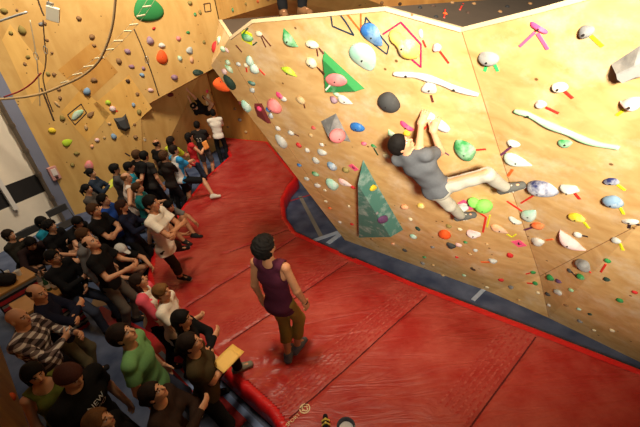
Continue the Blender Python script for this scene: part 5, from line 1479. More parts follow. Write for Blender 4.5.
person(122, 335, 'man in a green t-shirt looking up in the lower left crowd', h=1.84, build=0.86, face=10, lean=-0.08, top=('tee', 'green', (112, 158, 98)), pants=('long', 'grey blue trousers', (60, 66, 84)), hair=('short', HD), arms=('down', 'down'), pitch=26, vox=0.007, shoes=('pale', (150, 150, 150)))
person(153, 393, 'woman in a dark brown cardigan with folded arms at the bottom edge', h=1.66, face=0, fem=True, top=('long', 'dark brown cardigan', (52, 36, 28)), pants=('long', 'black trousers', BLK), hair=('ponytail', HD), arms=('crossed', 'crossed2'), pitch=30, yaw=10, vox=0.007)
P36 = person(70, 377, 'man in a brown knit cap and black t-shirt with white lettering', h=1.78, face=-15, build=1.1, top=('tee', 'black tee', (21, 19, 19)), pants=('long', 'black trousers', BLK), hair=('beanie', (70, 38, 30), HB), arms=('down', 'down'), pitch=-8, vox=0.008)
person(34, 374, 'dark-haired person in an olive green tank top at the lower left corner', h=1.66, face=-30, fem=True, top=('tank', 'olive tank', (98, 104, 40)), pants=('long', 'black trousers', BLK), hair=('bob', HB), arms=('hold', 'down'), vox=0.009)
person(99, 421, 'brown-haired person whose head just shows at the bottom edge', h=1.66, face=10, fem=True, top=('tee', 'black tee', (21, 19, 19)), hair=('long', HM), pitch=20, vox=0.009)
# --- climber on the back wall at the far end
pf, nf_ = wall_hit(196, 104); nf2 = np.array(nf_)
offp = lambda x, y, d: np.array(at_plane(x, y, pf+nf_*d, nf_))
pel2 = offp(207, 110.5, 0.30); nk2 = offp(193, 107.5, 0.34)
U2 = nrm(nk2-pel2); F2 = -nf2; F2 = nrm(F2-U2*(F2@U2)); L2_ = np.cross(U2, F2)
rt2 = nrm(offp(210, 104, 0)-offp(196, 104, 0)); up2 = np.array([0, 0, 1.0])
person(189, 108, 'far climber in black reaching up on the back wall', h=1.6, tone='light', top=('tee', 'black tee', (21, 19, 19)), pants=('long', 'black trousers', BLK), hair=('short', HB),
       over={'root': pel2, 'frame': (F2, L2_, U2), 'head': (-nf2*0.8+up2*0.4, up2*0.7-rt2*0.5),
             ('hand', 1): offp(184.5, 89, 0.08), ('hand', -1): offp(186.5, 89, 0.08), ('hdir', 1): up2-nf2*0.4, ('hdir', -1): up2-nf2*0.4, ('palm', 1): -nf2, ('palm', -1): -nf2, ('elbow', 1): nf2*0.6-rt2, ('elbow', -1): nf2*0.6+rt2*0.4,
             ('foot', 1): offp(204, 97, 0.10), ('foot', -1): offp(215, 118, 0.10), ('knee', 1): nf2+up2*0.4, ('knee', -1): nf2+rt2*0.4, ('toe', 1): up2*0.6-nf2, ('toe', -1): rt2-nf2})
# --- person on the deck behind the lip: only the lower legs show
dk = lip['T1'].lerp(lip['T2'], 0.30)
person(292, -70, 'person in dark trousers on the deck behind the boulder\'s top edge, only legs visible', h=1.72, tone='light', top=('tee', 'black tee', (21, 19, 19)), pants=('crop', 'black trousers', BLK), hair=('short', HB), shoes=None,
       over={'root': np.array(dk)+np.array([0.75, 0.95, 0.05]), ('none', 0): 0}, face=-100) if False else None
# prints on the shirts
bm = bmesh.new(); me = text_mesh('33', 0.16); bm.from_mesh(me); bpy.data.meshes.remove(me)
shirt_print(P4, bm, -1, 0.30, 0.0, 0.0, plain('pale_print', (190, 180, 164), 0.8))
bm = bmesh.new(); me = text_mesh('NEW\nEXPO', 0.075); bm.from_mesh(me); bpy.data.meshes.remove(me)
shirt_print(P36, bm, 1, 0.33, 0.0, 0.0, plain('white_print', (216, 210, 200), 0.8))
bm = bmesh.new()
for k in range(5): add_box(bm, (0, 0.13-0.055*k, 0), (0.17-0.02*(k % 2), 0.022, 0.001))
for k in range(3): add_box(bm, (-0.06+0.06*k, 0.02, 0), (0.018, 0.22, 0.001))
shirt_print(P7, bm, -1, 0.26, 0.0, 0.0, plain('blue_grey_print', (96, 108, 150), 0.8))

# ------------------------------------------------------------------ furniture, ropes and small things
def floor_tape(name, a, b, wpx, mat, z=0.006, label=None, cat='floor tape', group=None):
    A, Bq = at_z(*a, z), at_z(*b, z)
    dep = (RW.transposed() @ (A-CAM)).z
    t = (Bq-A).normalized(); s = Vector((-t.y, t.x, 0))*wpx*0.5*dep/FPX
    bm = bmesh.new()
    lo_ = [bm.verts.new(Vector((p.x, p.y, 0.0005))-A) for p in (A-s, A+s, Bq+s, Bq-s)]; hi_ = [bm.verts.new(Vector((p.x, p.y, z))-A) for p in (A-s, A+s, Bq+s, Bq-s)]
    bm.faces.new(lo_[::-1]); bm.faces.new(hi_)
    for i in range(4): bm.faces.new((lo_[i], lo_[(i+1) % 4], hi_[(i+1) % 4], hi_[i]))
    o = bm_obj(name, bm, mat, loc=A)
    return tag(o, label, cat, group)
PALE = plain('pale_floor_tape', (170, 184, 204), 0.6, 0.2, 12); GT = plain('grey_floor_tape', (128, 124, 116), 0.7, 0.15, 12); RT = plain('red_floor_strip', (170, 30, 34), 0.5, 0.15, 6); LB = plain('light_blue_strip', (120, 142, 184), 0.5, 0.15, 8)
floor_tape('floor_tape', (300, 196), (322, 238), 3.4, GT, label='grey tape line running down the blue floor gap beside the boulder')
floor_tape('floor_tape', (312, 241), (341, 231), 5, PALE, label='upper of two pale tape strips crossing at the boulder\'s lower corner', z=0.008)
floor_tape('floor_tape', (328, 243), (347, 229), 5, PALE, label='lower of two pale tape strips crossing at the boulder\'s lower corner', z=0.011)
floor_tape('floor_tape', (286, 202), (316, 193), 1.6, RT, label='thin red tape line across the blue floor gap beside the boulder')
floor_tape('floor_tape', (473, 300), (484, 289), 4, PALE, label='short pale tape across the blue gap below the boulder\'s right half')
floor_tape('floor_strip', (96, 310), (150, 340), 12, RT, label='red floor strip at the feet of the pink-sleeved woman', cat='floor strip')
floor_tape('floor_strip', (150, 340), (242, 425), 14, RT, label='red floor strip between the brown t-shirt and the brown cardigan', cat='floor strip')
floor_tape('floor_strip', (186, 356), (262, 430), 5, LB, label='light blue floor strip close along the mat edge at the bottom', cat='floor strip', z=0.008)
floor_tape('floor_strip', (160, 352), (240, 436), 4, LB, label='light blue floor strip farther from the mat edge at the bottom', cat='floor strip', z=0.010)
floor_tape('floor_strip', (92, 302), (118, 296), 20, plain('tan_floor', (150, 118, 82), 0.6, 0.15, 5), label='tan floor patch beside the striped table cloth', cat='floor strip', z=0.004)
# plywood panels of another tone screwed on the left wall
for i, (poly_, c1, c2) in enumerate((([(94, 104), (129, 75), (152, 108), (118, 139)], (236, 188, 104), (214, 160, 80)), ([(61, 112), (82, 88), (110, 114), (88, 142)], (230, 182, 98), (208, 154, 74)), ([(58, 70), (92, 42), (118, 72), (88, 100)], (204, 150, 74), (184, 128, 58)), ([(2, 40), (10, 24), (52, 76), (32, 104)], (234, 188, 106), (212, 160, 84)))):
    P_ = [U(*p) for p in poly_]; c_ = sum(P_, Vector())/4
    bm = bmesh.new(); a_ = [bm.verts.new(p-c_-nU*0.01) for p in P_]; b_ = [bm.verts.new(p-c_+nU*0.0025) for p in P_]
    bm.faces.new(a_[::-1]); bm.faces.new(b_)
    for k in range(4): bm.faces.new((a_[k], a_[(k+1) % 4], b_[(k+1) % 4], b_[k]))
    struct(bm_obj('trim_%d' % (6+i), bm, plywood('panel_tone_%d' % i, c1, c2, scuff=(230, 196, 130), scuff_amt=0.3, grain=(2.0, 2.0, 0.6), rot=(0, 0.7+i, 0.3)), loc=c_))
# dark plywood wall rising from the floor at the lower left corner
Wa, Wb_ = at_z(30, 430, 0), at_z(0, 345, 0)
dd = (Wb_-Wa).normalized(); nn = Vector((dd.y, -dd.x, 0))
if nn.dot(-Wa) < 0: nn = -nn
Wb_ = Wa+dd*0.0+dd*(Wb_-Wa).length*1.0; Wa2 = Wa-dd*2.2
bm = bmesh.new()
q = [Wa2, Wb_, Wb_+Vector((0, 0, 2.6)), Wa2+Vector((0, 0, 2.6))]
a_ = [bm.verts.new(p) for p in q]; b_ = [bm.verts.new(p-nn*0.15) for p in q]
bm.faces.new(a_); bm.faces.new(b_[::-1])
for k in range(4): bm.faces.new((a_[k], b_[k], b_[(k+1) % 4], a_[(k+1) % 4]))
wn = struct(bm_obj('wall_left_4', bm, ply_d)); BVHS.append(bvh_of(wn))
H('blob', 12, 397, 6, 8, 0, 'orange', 0.1, 0.9, 'small orange hold on the dark plywood at the lower left corner')
# counters with a striped cloth in front
def stripes():
    m, nt, b = new_mat('striped_cloth'); Lk = nt.links.new
    tc = nt.nodes.new('ShaderNodeTexCoord'); sp = nt.nodes.new('ShaderNodeSeparateXYZ'); Lk(tc.outputs['Object'], sp.inputs['Vector'])
    mu = nt.nodes.new('ShaderNodeMath'); mu.operation = 'MULTIPLY'; mu.inputs[1].default_value = 1/0.30; Lk(sp.outputs['Z'], mu.inputs[0])
    fr = nt.nodes.new('ShaderNodeMath'); fr.operation = 'FRACT'; Lk(mu.outputs[0], fr.inputs[0])
    cr = nt.nodes.new('ShaderNodeValToRGB'); cr.color_ramp.interpolation = 'CONSTANT'; e = cr.color_ramp.elements
    seq = [(0.0, (176, 36, 40)), (0.22, (20, 18, 18)), (0.36, (128, 122, 110)), (0.50, (24, 20, 20)), (0.60, (186, 44, 44)), (0.78, (140, 132, 118)), (0.92, (22, 20, 20))]
    e[0].position = 0; e[0].color = (*srgb(seq[0][1]), 1); e[1].position = seq[1][0]; e[1].color = (*srgb(seq[1][1]), 1)
    for p_, c_ in seq[2:]:
        x_ = e.new(p_); x_.color = (*srgb(c_), 1)
    Lk(fr.outputs[0], cr.inputs['Fac']); Lk(cr.outputs['Color'], b.inputs['Base Color']); b.inputs['Roughness'].default_value = 0.9
    return m
STR = stripes(); WOODT = plain('table_wood', (176, 124, 62), 0.45, 0.2, 8)
TZ = 0.78
def counter(a, b, depth, label, lab2):
    A, Bq = at_z(*a, TZ), at_z(*b, TZ); A.z = Bq.z = 0
    t = (Bq-A); ln_ = t.length; t.normalize(); bk = Vector((-t.y, t.x, 0))
    if bk.dot(A) < 0: bk = -bk
    ang = math.atan2(t.y, t.x); R = Matrix.Rotation(ang, 3, 'Z')
    c = A+t*ln_/2+bk*depth/2
    tb = empty('table', c)
    bm = bmesh.new(); add_box(bm, (0, 0, TZ-0.02), (ln_, depth, 0.04), None, 0.006); bmesh.ops.rotate(bm, matrix=R, verts=bm.verts[:]); bm_obj('tabletop', bm, WOODT, tb)
    for sx in (-1, 1):
        for sy in (-1, 1):
            bm = bmesh.new(); add_box(bm, (sx*(ln_/2-0.06), sy*(depth/2-0.06), (TZ-0.04)/2), (0.05, 0.05, TZ-0.04)); bmesh.ops.rotate(bm, matrix=R, verts=bm.verts[:]); bm_obj('leg', bm, plain('table_leg', (60, 44, 30), 0.6), tb)
    tag(tb, label, 'table')
    bm = bmesh.new(); n_ = 60
    prev = None
    for i in range(n_+1):
        x = -ln_/2+ln_*i/n_; w_ = 0.008*math.sin(i*0.9)
        row = [bm.verts.new(Vector((x, -depth/2-0.012+w_*(1 if z < 0.5 else 0.3), z))) for z in (0.01, 0.25, 0.5, TZ-0.03)]
        row += [bm.verts.new(v.co+Vector((0, -0.006, 0))) for v in reversed(row)]
        if prev:
            for k in range(8): bm.faces.new((prev[k], prev[(k+1) % 8], row[(k+1) % 8], row[k]))
        else: bm.faces.new(row)
        prev = row
    bm.faces.new(prev[::-1])
    sgn = bk.dot(R @ Vector((0, 1, 0)))
    if sgn < 0:
        for v in bm.verts: v.co.y = -v.co.y
    bmesh.ops.rotate(bm, matrix=R, verts=bm.verts[:])
    cl = bm_obj('striped_cloth', bm, STR, loc=c); tag(cl, lab2, 'cloth')
    return c, t, bk
cC = counter((69, 289), (20, 317), 0.50, 'wooden table with bottles behind the man in the navy sweater', 'red black and grey striped cloth hanging from the table with bottles')
cA = counter((37, 274), (-6, 298), 0.50, 'wooden table with white cups at the left edge of the photo', 'red black and grey striped cloth on the table with white cups')
def lathe(bm, prof, seg=14, c=(0, 0, 0)):
    rings = []
    for r, z in prof: rings.append([bm.verts.new((c[0]+r*math.cos(2*math.pi*k/seg), c[1]+r*math.sin(2*math.pi*k/seg), c[2]+z)) for k in range(seg)])
    for i in range(len(rings)-1):
        for k in range(seg): bm.faces.new((rings[i][k], rings[i][(k+1) % seg], rings[i+1][(k+1) % seg], rings[i+1][k]))
    bm.faces.new(rings[0][::-1]); bm.faces.new(rings[-1])
BC = [((150, 148, 144), 'silver', 0.6), ((70, 46, 26), 'brown', 0.0), ((40, 74, 46), 'green', 0.0), ((190, 186, 178), 'pale', 0.1)]
ORD = ['first', 'second', 'third', 'fourth', 'fifth', 'sixth', 'seventh', 'eighth', 'ninth', 'tenth', 'eleventh', 'twelfth', 'thirteenth', 'fourteenth', 'fifteenth']
cnt_ = {}
for i, (px, py) in enumerate(((44, 287), (48, 283), (50, 290), (53, 285), (56, 289), (57, 283), (61, 286), (65, 289))):
    p = at_z(px, py, TZ)
    b_ = empty('bottle', p); rgb_, nm_, mt = BC[i % 4]
    bm = bmesh.new(); lathe(bm, [(0.030, 0), (0.034, 0.01), (0.034, 0.15), (0.013, 0.20), (0.013, 0.245)]); bm_obj('bottle_body', bm, plain('bottle_'+nm_, rgb_, 0.2, 0.1, 20, metal=mt), b_, True)
    bm = bmesh.new(); lathe(bm, [(0.015, 0.24), (0.015, 0.265)]); bm_obj('cap', bm, plain('bottle_cap', (30, 30, 30), 0.4), b_, False)
    bm = bmesh.new(); lathe(bm, [(0.0348, 0.05), (0.0348, 0.12)]); bm_obj('paper_band', bm, plain('bottle_band_'+nm_, (206, 196, 176), 0.7), b_, False)
    cnt_[nm_] = cnt_.get(nm_, 0)+1
    tag(b_, '%s bottle of the row on the table, %s from its left end' % (nm_, ORD[i]), 'bottle', 'bottles on the wooden table')
for i, (px, py) in enumerate(((9, 276), (14, 279), (20, 275))):
    p = at_z(px, py, TZ)
    bm = bmesh.new(); lathe(bm, [(0.030, 0), (0.042, 0.10), (0.039, 0.10), (0.028, 0.01)]); o = bm_obj('cup', bm, plain('white_cup', (226, 220, 208), 0.5), loc=p, smooth=False)
    tag(o, ('white cup on the left table, leftmost of three', 'white cup on the left table, middle of three', 'white cup on the left table, rightmost of three')[i], 'cup', 'white cups on the table')
p = at_z(5, 284, TZ)
bg = empty('bag', p); C = Field(0.012); C.limb((-0.12, 0, 0.10), (0.12, 0, 0.10), 0.10, 0.10, 0.03); C.clip((0, 0, 0.0), (0, 0, -1)); V_, Q_ = C.mesh((0.006, 30, 1.0)); np_mesh('bag_body', V_, Q_, cloth('dark canvas', (34, 30, 28)), bg)
bm = bmesh.new(); add_tube(bm, smooth_path([(-0.10, 0, 0.18), (-0.06, 0.02, 0.28), (0.06, 0.02, 0.28), (0.10, 0, 0.18)], 6), 0.010, 8); bm_obj('handle', bm, cloth('dark strap', (24, 22, 22)), bg, True); tag(bg, 'dark canvas bag on the table with white cups', 'bag')
# folding chairs by the roll-up door
def folding_chair(px, py, ang, label):
    p = at_z(px, py, 0.80); base_ = Vector((p.x, p.y, 0))
    ch = empty('folding_chair', base_, math.radians(ang)); bk_ = plain('chair_black', (26, 24, 24), 0.5, 0.1)
    for sy in (-1, 1):
        bm = bmesh.new(); add_tube(bm, [(-0.02, sy*0.21, 0.80), (0.10, sy*0.21, 0.45), (0.34, sy*0.21, 0.0)], 0.011, 8); bm_obj('front_leg', bm, bk_, ch, True)
        bm = bmesh.new(); add_tube(bm, [(0.38, sy*0.19, 0.44), (0.18, sy*0.19, 0.30), (-0.04, sy*0.19, 0.0)], 0.011, 8); bm_obj('rear_leg', bm, bk_, ch, True)
    bm = bmesh.new(); add_box(bm, (0.24, 0, 0.445), (0.36, 0.38, 0.03), None, 0.01); bm_obj('seat', bm, bk_, ch)
    bm = bmesh.new(); add_box(bm, (0.005, 0, 0.74), (0.02, 0.41, 0.15), Matrix.Rotation(-0.3, 3, 'Y'), 0.008); bm_obj('backrest', bm, bk_, ch)
    bm = bmesh.new(); add_tube(bm, [(-0.02, -0.21, 0.80), (-0.025, 0, 0.815), (-0.02, 0.21, 0.80)], 0.011, 8); bm_obj('top_rail', bm, bk_, ch, True)
    bm = bmesh.new(); add_tube(bm, [(0.25, -0.2, 0.17), (0.25, 0.2, 0.17)], 0.009, 8); bm_obj('stretcher', bm, bk_, ch, True)
    return tag(ch, label, 'chair', 'folding chairs')
folding_chair(56, 208, -32, 'empty black folding chair against the white door, nearest the steel pipe')
folding_chair(27, 229, -32, 'black folding chair by the white door to the left of the curly seated person')
# alarm box on the blue-grey strip
p = W(53, 173); R = Matrix.Rotation(math.atan2(dW.y, dW.x), 3, 'Z')
ab = empty('alarm_box', p)
bm = bmesh.new(); add_box(bm, nW*0.04, (0.20, 0.08, 0.34), R, 0.01); bm_obj('housing', bm, plain('alarm_housing', (196, 140, 130), 0.5), ab)
bm = bmesh.new(); add_box(bm, nW*0.085+Vector((0, 0, 0.03)), (0.12, 0.02, 0.18), R, 0.004); bm_obj('window', bm, plain('alarm_window', (216, 204, 196), 0.3), ab)
bm = bmesh.new(); add_box(bm, nW*0.09-Vector((0, 0, 0.11)), (0.06, 0.03, 0.05), R, 0.004); bm_obj('call_button', bm, plain('alarm_dark', (60, 44, 44), 0.4), ab)
tag(ab, 'pale red alarm box mounted on the blue-grey wall strip', 'alarm box')
# ropes, wire ladder and the hanging white box near the left wall
YR = 7.6
def hang(name, pts, rpx, mat, label, cat='rope', y=YR, dense=8):
    P_ = smooth_path([at_y(a, b, y) for a, b in pts], dense); c_ = P_[0]
    dep = (RW.transposed() @ (c_-CAM)).z
    bm = bmesh.new(); add_tube(bm, [p-c_ for p in P_], rpx*dep/FPX, 8); o = bm_obj(name, bm, mat, None, True, loc=c_)
    return tag(o, label, cat)
ROPE = plain('hemp_rope', (186, 154, 106), 0.9, 0.25, 60, bump=0.3); WIRE = plain('pale_wire', (206, 188, 150), 0.6, 0.1, 40); DKR = plain('dark_cord', (78, 56, 40), 0.8, 0.2, 50); STRAP = plain('red_strap', (160, 40, 40), 0.8, 0.15, 40)
hang('rope', [(-14, 100), (15, 98), (40, 94), (60, 86.5), (82, 76), (98, 62), (107, 44), (113, 22), (116, -8)], 1.15, ROPE, 'thick brown rope curving down across the left wall')
rungs = [((61, 83), (69, 81)), ((73, 75), (82, 73)), ((84, 67), (94, 65.5)), ((95, 58.5), (104, 57.5)), ((105, 50), (114, 49)), ((114, 41), (123, 40.5)), ((124, 31), (132, 31)), ((130, 25), (138, 24)), ((137, 16.5), (145, 15)), ((143, 7), (151, 6)), ((149, -3), (157, -4))]
lad_c = at_y(100, 55, YR+0.3)
lad = empty('wire_ladder', lad_c)
dep = (RW.transposed() @ (lad_c-CAM)).z
for a, b in rungs:
    bm = bmesh.new(); A_, B_ = at_y(*a, YR+0.3)-lad_c, at_y(*b, YR+0.3)-lad_c; add_cyl(bm, A_, B_, 0.75*dep/FPX, 8); bm_obj('rung', bm, plain('pale_rung', (236, 222, 180), 0.5, 0.05), lad)
for sd in (0, 1):
    bm = bmesh.new(); add_tube(bm, [at_y(*r[sd], YR+0.3)-lad_c for r in rungs], 0.15*dep/FPX, 6); bm_obj('side_wire', bm, WIRE, lad, True)
tag(lad, 'pale wire ladder with short rungs hanging along the curving rope', 'ladder')
hang('sling', [(30, 20), (34, 42), (37, 62), (39, 84), (40, 106)], 0.5, WIRE, 'thin pale cord hanging left of the other cord at top left', 'cord')
hang('sling', [(43, 20), (44.5, 40), (46, 56), (45, 68), (43, 78), (47, 96), (53, 112)], 0.6, DKR, 'dark cord hanging below the white box at top left', 'cord')
hang('cord', [(36, -6), (40, 6), (44, 16)], 0.7, DKR, 'short dark cord at the top edge beside the white box', 'cord')
hang('cord', [(134, 29), (141, 45), (146, 58), (152, 74), (159, 96)], 0.6, DKR, 'dark cord running down the middle of the left wall', 'cord')
hang('cord', [(41, 88), (46, 100), (54, 121)], 0.8, DKR, 'brown cord dangling below the rope over the grey edge', 'cord', y=YR+0.2)
hang('strap', [(4, 97), (20, 91), (32, 83), (41, 73)], 0.7, STRAP, 'red strap slung below the thick rope at the left', 'strap')
hang('rod', [(-12, 25), (27, 12)], 1.1, plain('pale_rod', (206, 204, 196), 0.4, 0.05, metal=0.3), 'pale metal rod crossing the top left corner', 'rod')
def carabiner(px, py, label):
    c_ = at_y(px, py, YR-0.05); bm = bmesh.new(); k = 18; pts_ = []
    for i in range(k+1):
        a_ = 2*math.pi*i/k; pts_.append((0.035*math.cos(a_), 0.0, 0.065*math.sin(a_)+0.012*math.cos(a_)))
    add_tube(bm, pts_, 0.007, 6, False); o = bm_obj('carabiner', bm, plain('carabiner_alloy', (190, 188, 184), 0.3, 0.05, metal=0.8), None, True, loc=c_)
    tag(o, label, 'carabiner', 'carabiners on the cords')
carabiner(36, 56, 'silver carabiner halfway down the thin pale cord'); carabiner(45.5, 50, 'silver carabiner halfway down the dark cord under the white box'); carabiner(147, 60, 'silver carabiner on the dark cord in the middle of the left wall')
c_ = at_y(53, 14, YR+0.1); wbx = empty('hanging_box', c_)
bm = bmesh.new(); add_box(bm, (0, 0, 0), (0.20, 0.12, 0.24), Matrix.Rotation(0.45, 3, 'Y') @ Matrix.Rotation(0.4, 3, 'Z'), 0.008); bm_obj('box_body', bm, plain('white_card', (238, 230, 204), 0.6, 0.05), wbx)
bm = bmesh.new(); add_box(bm, (0.02, 0, 0.15), (0.09, 0.08, 0.08), Matrix.Rotation(0.45, 3, 'Y'), 0.01); bm_obj('bracket', bm, plain('box_bracket', (170, 166, 156), 0.4, 0.1, metal=0.4), wbx)
bm = bmesh.new(); add_tube(bm, [(0.02, 0, 0.18), (-0.02, 0, 0.8), (-0.03, 0, 2.2)], 0.008, 6); bm_obj('cord', bm, DKR, wbx, True)
tag(wbx, 'small white box hanging from a cord before the left wall', 'hanging box')
# things lying on the mat at the bottom edge
p = mz(326, 427, 0.37); sh = empty('climbing_shoe', (p.x, p.y, mat_z(p.x, p.y)))
C = Field(0.006); C.limb((0.0, -0.10, 0.04), (0, 0.11, 0.028), 0.042, 0.026, 0.02); C.limb((0, -0.09, 0.05), (0, -0.05, 0.09), 0.036, 0.036, 0.03); C.clip((0, 0, 0.004), (0, 0, -1)); C.sub((0, -0.08, 0.135), np.eye(3), (0.03, 0.05, 0.035)); V_, Q_ = C.mesh(); np_mesh('shoe_upper', V_, Q_, cloth('black rubber', (30, 30, 32)), sh)
for k in range(3):
    C = Field(0.005); y_ = 0.06-0.045*k; C.limb((-0.036, y_, 0.03), (0.0, y_, 0.066+0.01*k), 0.012, 0.012, 0.01); C.limb((0.0, y_, 0.066+0.01*k), (0.036, y_, 0.03), 0.012, 0.012, 0.01); V_, Q_ = C.mesh(); np_mesh('yellow_strap', V_, Q_, plain('shoe_yellow', (224, 204, 92), 0.6), sh)
tag(sh, 'black and yellow climbing shoe on the red mat at the bottom edge', 'shoe')
p = mz(347, 436, 0.37); bgp = Vector((p.x, p.y, mat_z(p.x, p.y)))
cb = empty('chalk_bag', bgp)
def bagring(r0, r1, z0_, z1_, a0, a1, m_, nm):
    bm = bmesh.new(); K_ = 10; prev = None
    for i in range(K_+1):
        a_ = a0+(a1-a0)*i/K_; c0, s0_ = math.cos(a_), math.sin(a_)
        row = [bm.verts.new((r0*c0, r0*s0_, z0_)), bm.verts.new((r1*1.06*c0, r1*1.06*s0_, (z0_+z1_)/2)), bm.verts.new((r1*c0, r1*s0_, z1_)), bm.verts.new(((r1-0.012)*c0, (r1-0.012)*s0_, z1_)), bm.verts.new(((r0-0.012)*c0, (r0-0.012)*s0_, z0_))]
        if prev:
            for k in range(5): bm.faces.new((prev[k], prev[(k+1) % 5], row[(k+1) % 5], row[k]))
        else: bm.faces.new(row)
        prev = row
    bm.faces.new(prev[::-1]); return bm_obj(nm, bm, m_, cb, True)
cols = [(110, 116, 122), (176, 190, 196), (112, 116, 156), (92, 96, 132), (74, 76, 84), (120, 122, 124)]
for k in range(6): bagring(0.082, 0.094, 0.004, 0.20, math.pi*(1.0+k/6*1.0), math.pi*(1.0+(k+1)/6), cloth('bag_panel_%d' % k, cols[k]), 'panel')
bagring(0.082, 0.094, 0.004, 0.20, 0, math.pi, cloth('bag_back', (70, 72, 80)), 'panel')
bm = bmesh.new(); add_cyl(bm, (0, 0, 0.003), (0, 0, 0.03), 0.078, 20); bm_obj('base', bm, cloth('bag_base', (60, 60, 66)), cb)
bm = bmesh.new(); add_cyl(bm, (0, 0, 0.03), (0, 0, 0.15), 0.074, 20); bm_obj('chalk', bm, plain('chalk', (214, 212, 210), 0.95), cb)
tag(cb, 'grey and blue striped chalk bag on the red mat at the bottom edge', 'bag')
# yellow and orange sheets in hands
def sheet(c_, u_, v_, rgb_, label, mat_name):
    bm = bmesh.new(); n_ = Vector(u_).cross(Vector(v_)).normalized(); u_, v_ = Vector(u_), Vector(v_)
    grid = {}
    for i in range(7):
        for j in range(7):
            a_, b_2 = i/6-0.5, j/6-0.5
            for k in (0, 1): grid[i, j, k] = bm.verts.new(u_*a_+v_*b_2+n_*(0.012*math.sin(3*a_+2*b_2)+0.002*k))
    for i in range(6):
        for j in range(6):
            bm.faces.new([grid[q_] for q_ in ((i, j, 1), (i+1, j, 1), (i+1, j+1, 1), (i, j+1, 1))]); bm.faces.new([grid[q_] for q_ in ((i, j+1, 0), (i+1, j+1, 0), (i+1, j, 0), (i, j, 0))])
    for i in range(6):
        for (x0_, y0_, x1_, y1_) in ((i, 0, i+1, 0), (i+1, 6, i, 6), (0, i+1, 0, i), (6, i, 6, i+1)):
            bm.faces.new([grid[q_] for q_ in ((x0_, y0_, 0), (x1_, y1_, 0), (x1_, y1_, 1), (x0_, y0_, 1))])
    o = bm_obj('paper_sheet', bm, plain(mat_name, rgb_, 0.7, 0.05), None, True, loc=Vector(c_)); return tag(o, label, 'paper')
zc = 1.16
k0, k1, k2 = at_z(218, 366, zc), at_z(232, 350, zc), at_z(229, 374, zc)
sheet(at_z(226.5, 360, 1.165), (k1-k0)*1.15, (k2-k0)*1.0, (250, 204, 110), 'upper yellow sheet held by the person in the olive brown t-shirt', 'yellow_paper')
sheet(at_z(229, 357, 1.145), (k1-k0)*1.15+Vector((0.03, 0.02, 0)), (k2-k0)*1.1, (246, 196, 96), 'lower yellow sheet held by the person in the olive brown t-shirt', 'yellow_paper_pale')
pr = PEOPLE[4]; hw_ = wpt(pr, pr['W'][-1])
sheet(hw_+Vector((0.06, -0.05, 0.06)), (0.12, 0.05, 0.04), (-0.05, 0.03, 0.21), (240, 150, 66), 'orange sheet held by the woman in the red sleeveless top', 'orange_paper')
pr = PEOPLE[16]; hw_ = wpt(pr, pr['W'][-1])
sheet(hw_+Vector((0.08, 0.0, 0.05)), (0.20, 0.05, 0.08), (-0.05, 0.16, 0.10), (206, 214, 70), 'yellow-green sheet held by the woman in the navy jacket', 'lime_paper')
# person standing on the deck behind the lip
rr_ = ray(293, 12); rr_.z = 0; rr_.normalize()
person(293, -60, 'person in black trousers on the deck behind the boulder\'s top edge, only the legs visible', h=1.74, face=-70, pants=('long', 'black trousers', BLK), shoes=('brown boot', (110, 76, 48)), hair=('short', HB),
       over={'root': np.array((rr_.x*4.75, rr_.y*4.75, lip['T1'].z-0.035))})
# ------------------------------------------------------------------ labels that single out every hold and tape
LM_B = [('the green triangle volume', 345, 77), ('the teal triangle volume', 375, 205), ('the black pyramid volume', 335, 128), ('the dark grey stone hold', 389, 101), ('the big navy hold', 542, 187), ('the neon green balls', 481, 202),
        ('the round orange hold', 445, 233), ('the long green rail', 566, 130), ('the long white rail', 436, 82), ('the pink tape star', 537, 36), ('the pale pink banana', 571, 240), ('the blue right-edge hold', 613, 200), ('the dusty pink hold', 275, 105), ('the climber\'s head', 405, 147), ('the large orange cone', 223, 84), ('the lime bar', 289, 71), ('the long grey edge hold', 282, 141), ('the dark red prow hold', 215, 47), ('the pink card low down', 519, 243)]
LM_L = [('the green disc', 148, 9), ('the dark ray-shaped hold', 121, 122), ('the bright orange hold', 162, 57), ('the hanging white box', 53, 14), ('the dark tape diamond', 77, 114), ('the yellow-green low hold', 67, 142), ('the bright yellow hold', 52, 130), ('the blue-grey hold', 87, 91), ('the pink low hold', 89, 165), ('the far climber', 195, 104), ('the top wall square', 207, 8)]
LM_F = [('the boulder\'s lip notch', 461, 28), ('the boulder\'s top peak', 385, 7), ('the lip\'s left end', 232, 30)]
def direction(dx, dy):
    a = math.degrees(math.atan2(-dy, dx)) % 360
    return ['right of', 'upper right of', 'above', 'upper left of', 'left of', 'lower left of', 'below', 'lower right of'][int(((a+22.5) % 360)//45)]
def side(h):
    p = h['o'].location
    x, y = h['px'], h['py']
    if x < 215 and (y < 170): return 'L'
    r = ray(x, y).normalized(); hit = BVHS[0].ray_cast(CAM, r)
    if hit[0] is None: return 'F' if y < 26 else 'L'
    return 'B' if (p-CAM).length < 8.3 else 'L'
groups = {}
for h in HOLDS:
    if h['label']: continue
    sd = side(h); lms = {'B': LM_B, 'L': LM_L, 'F': LM_F}[sd]
    x, y = h['px'], h['py']
    nm, lx, ly = min(lms, key=lambda l: (l[1]-x)**2+(l[2]-y)**2)
    dr = direction(x-lx, y-ly)
    where = {'B': 'on the boulder', 'L': 'on the left wall', 'F': 'on the far wall'}[sd]
    base = (h['kind'], h['desc'], h['size'], dr, nm, sd)
    groups.setdefault(base, []).append((math.hypot(x-lx, y-ly), h))
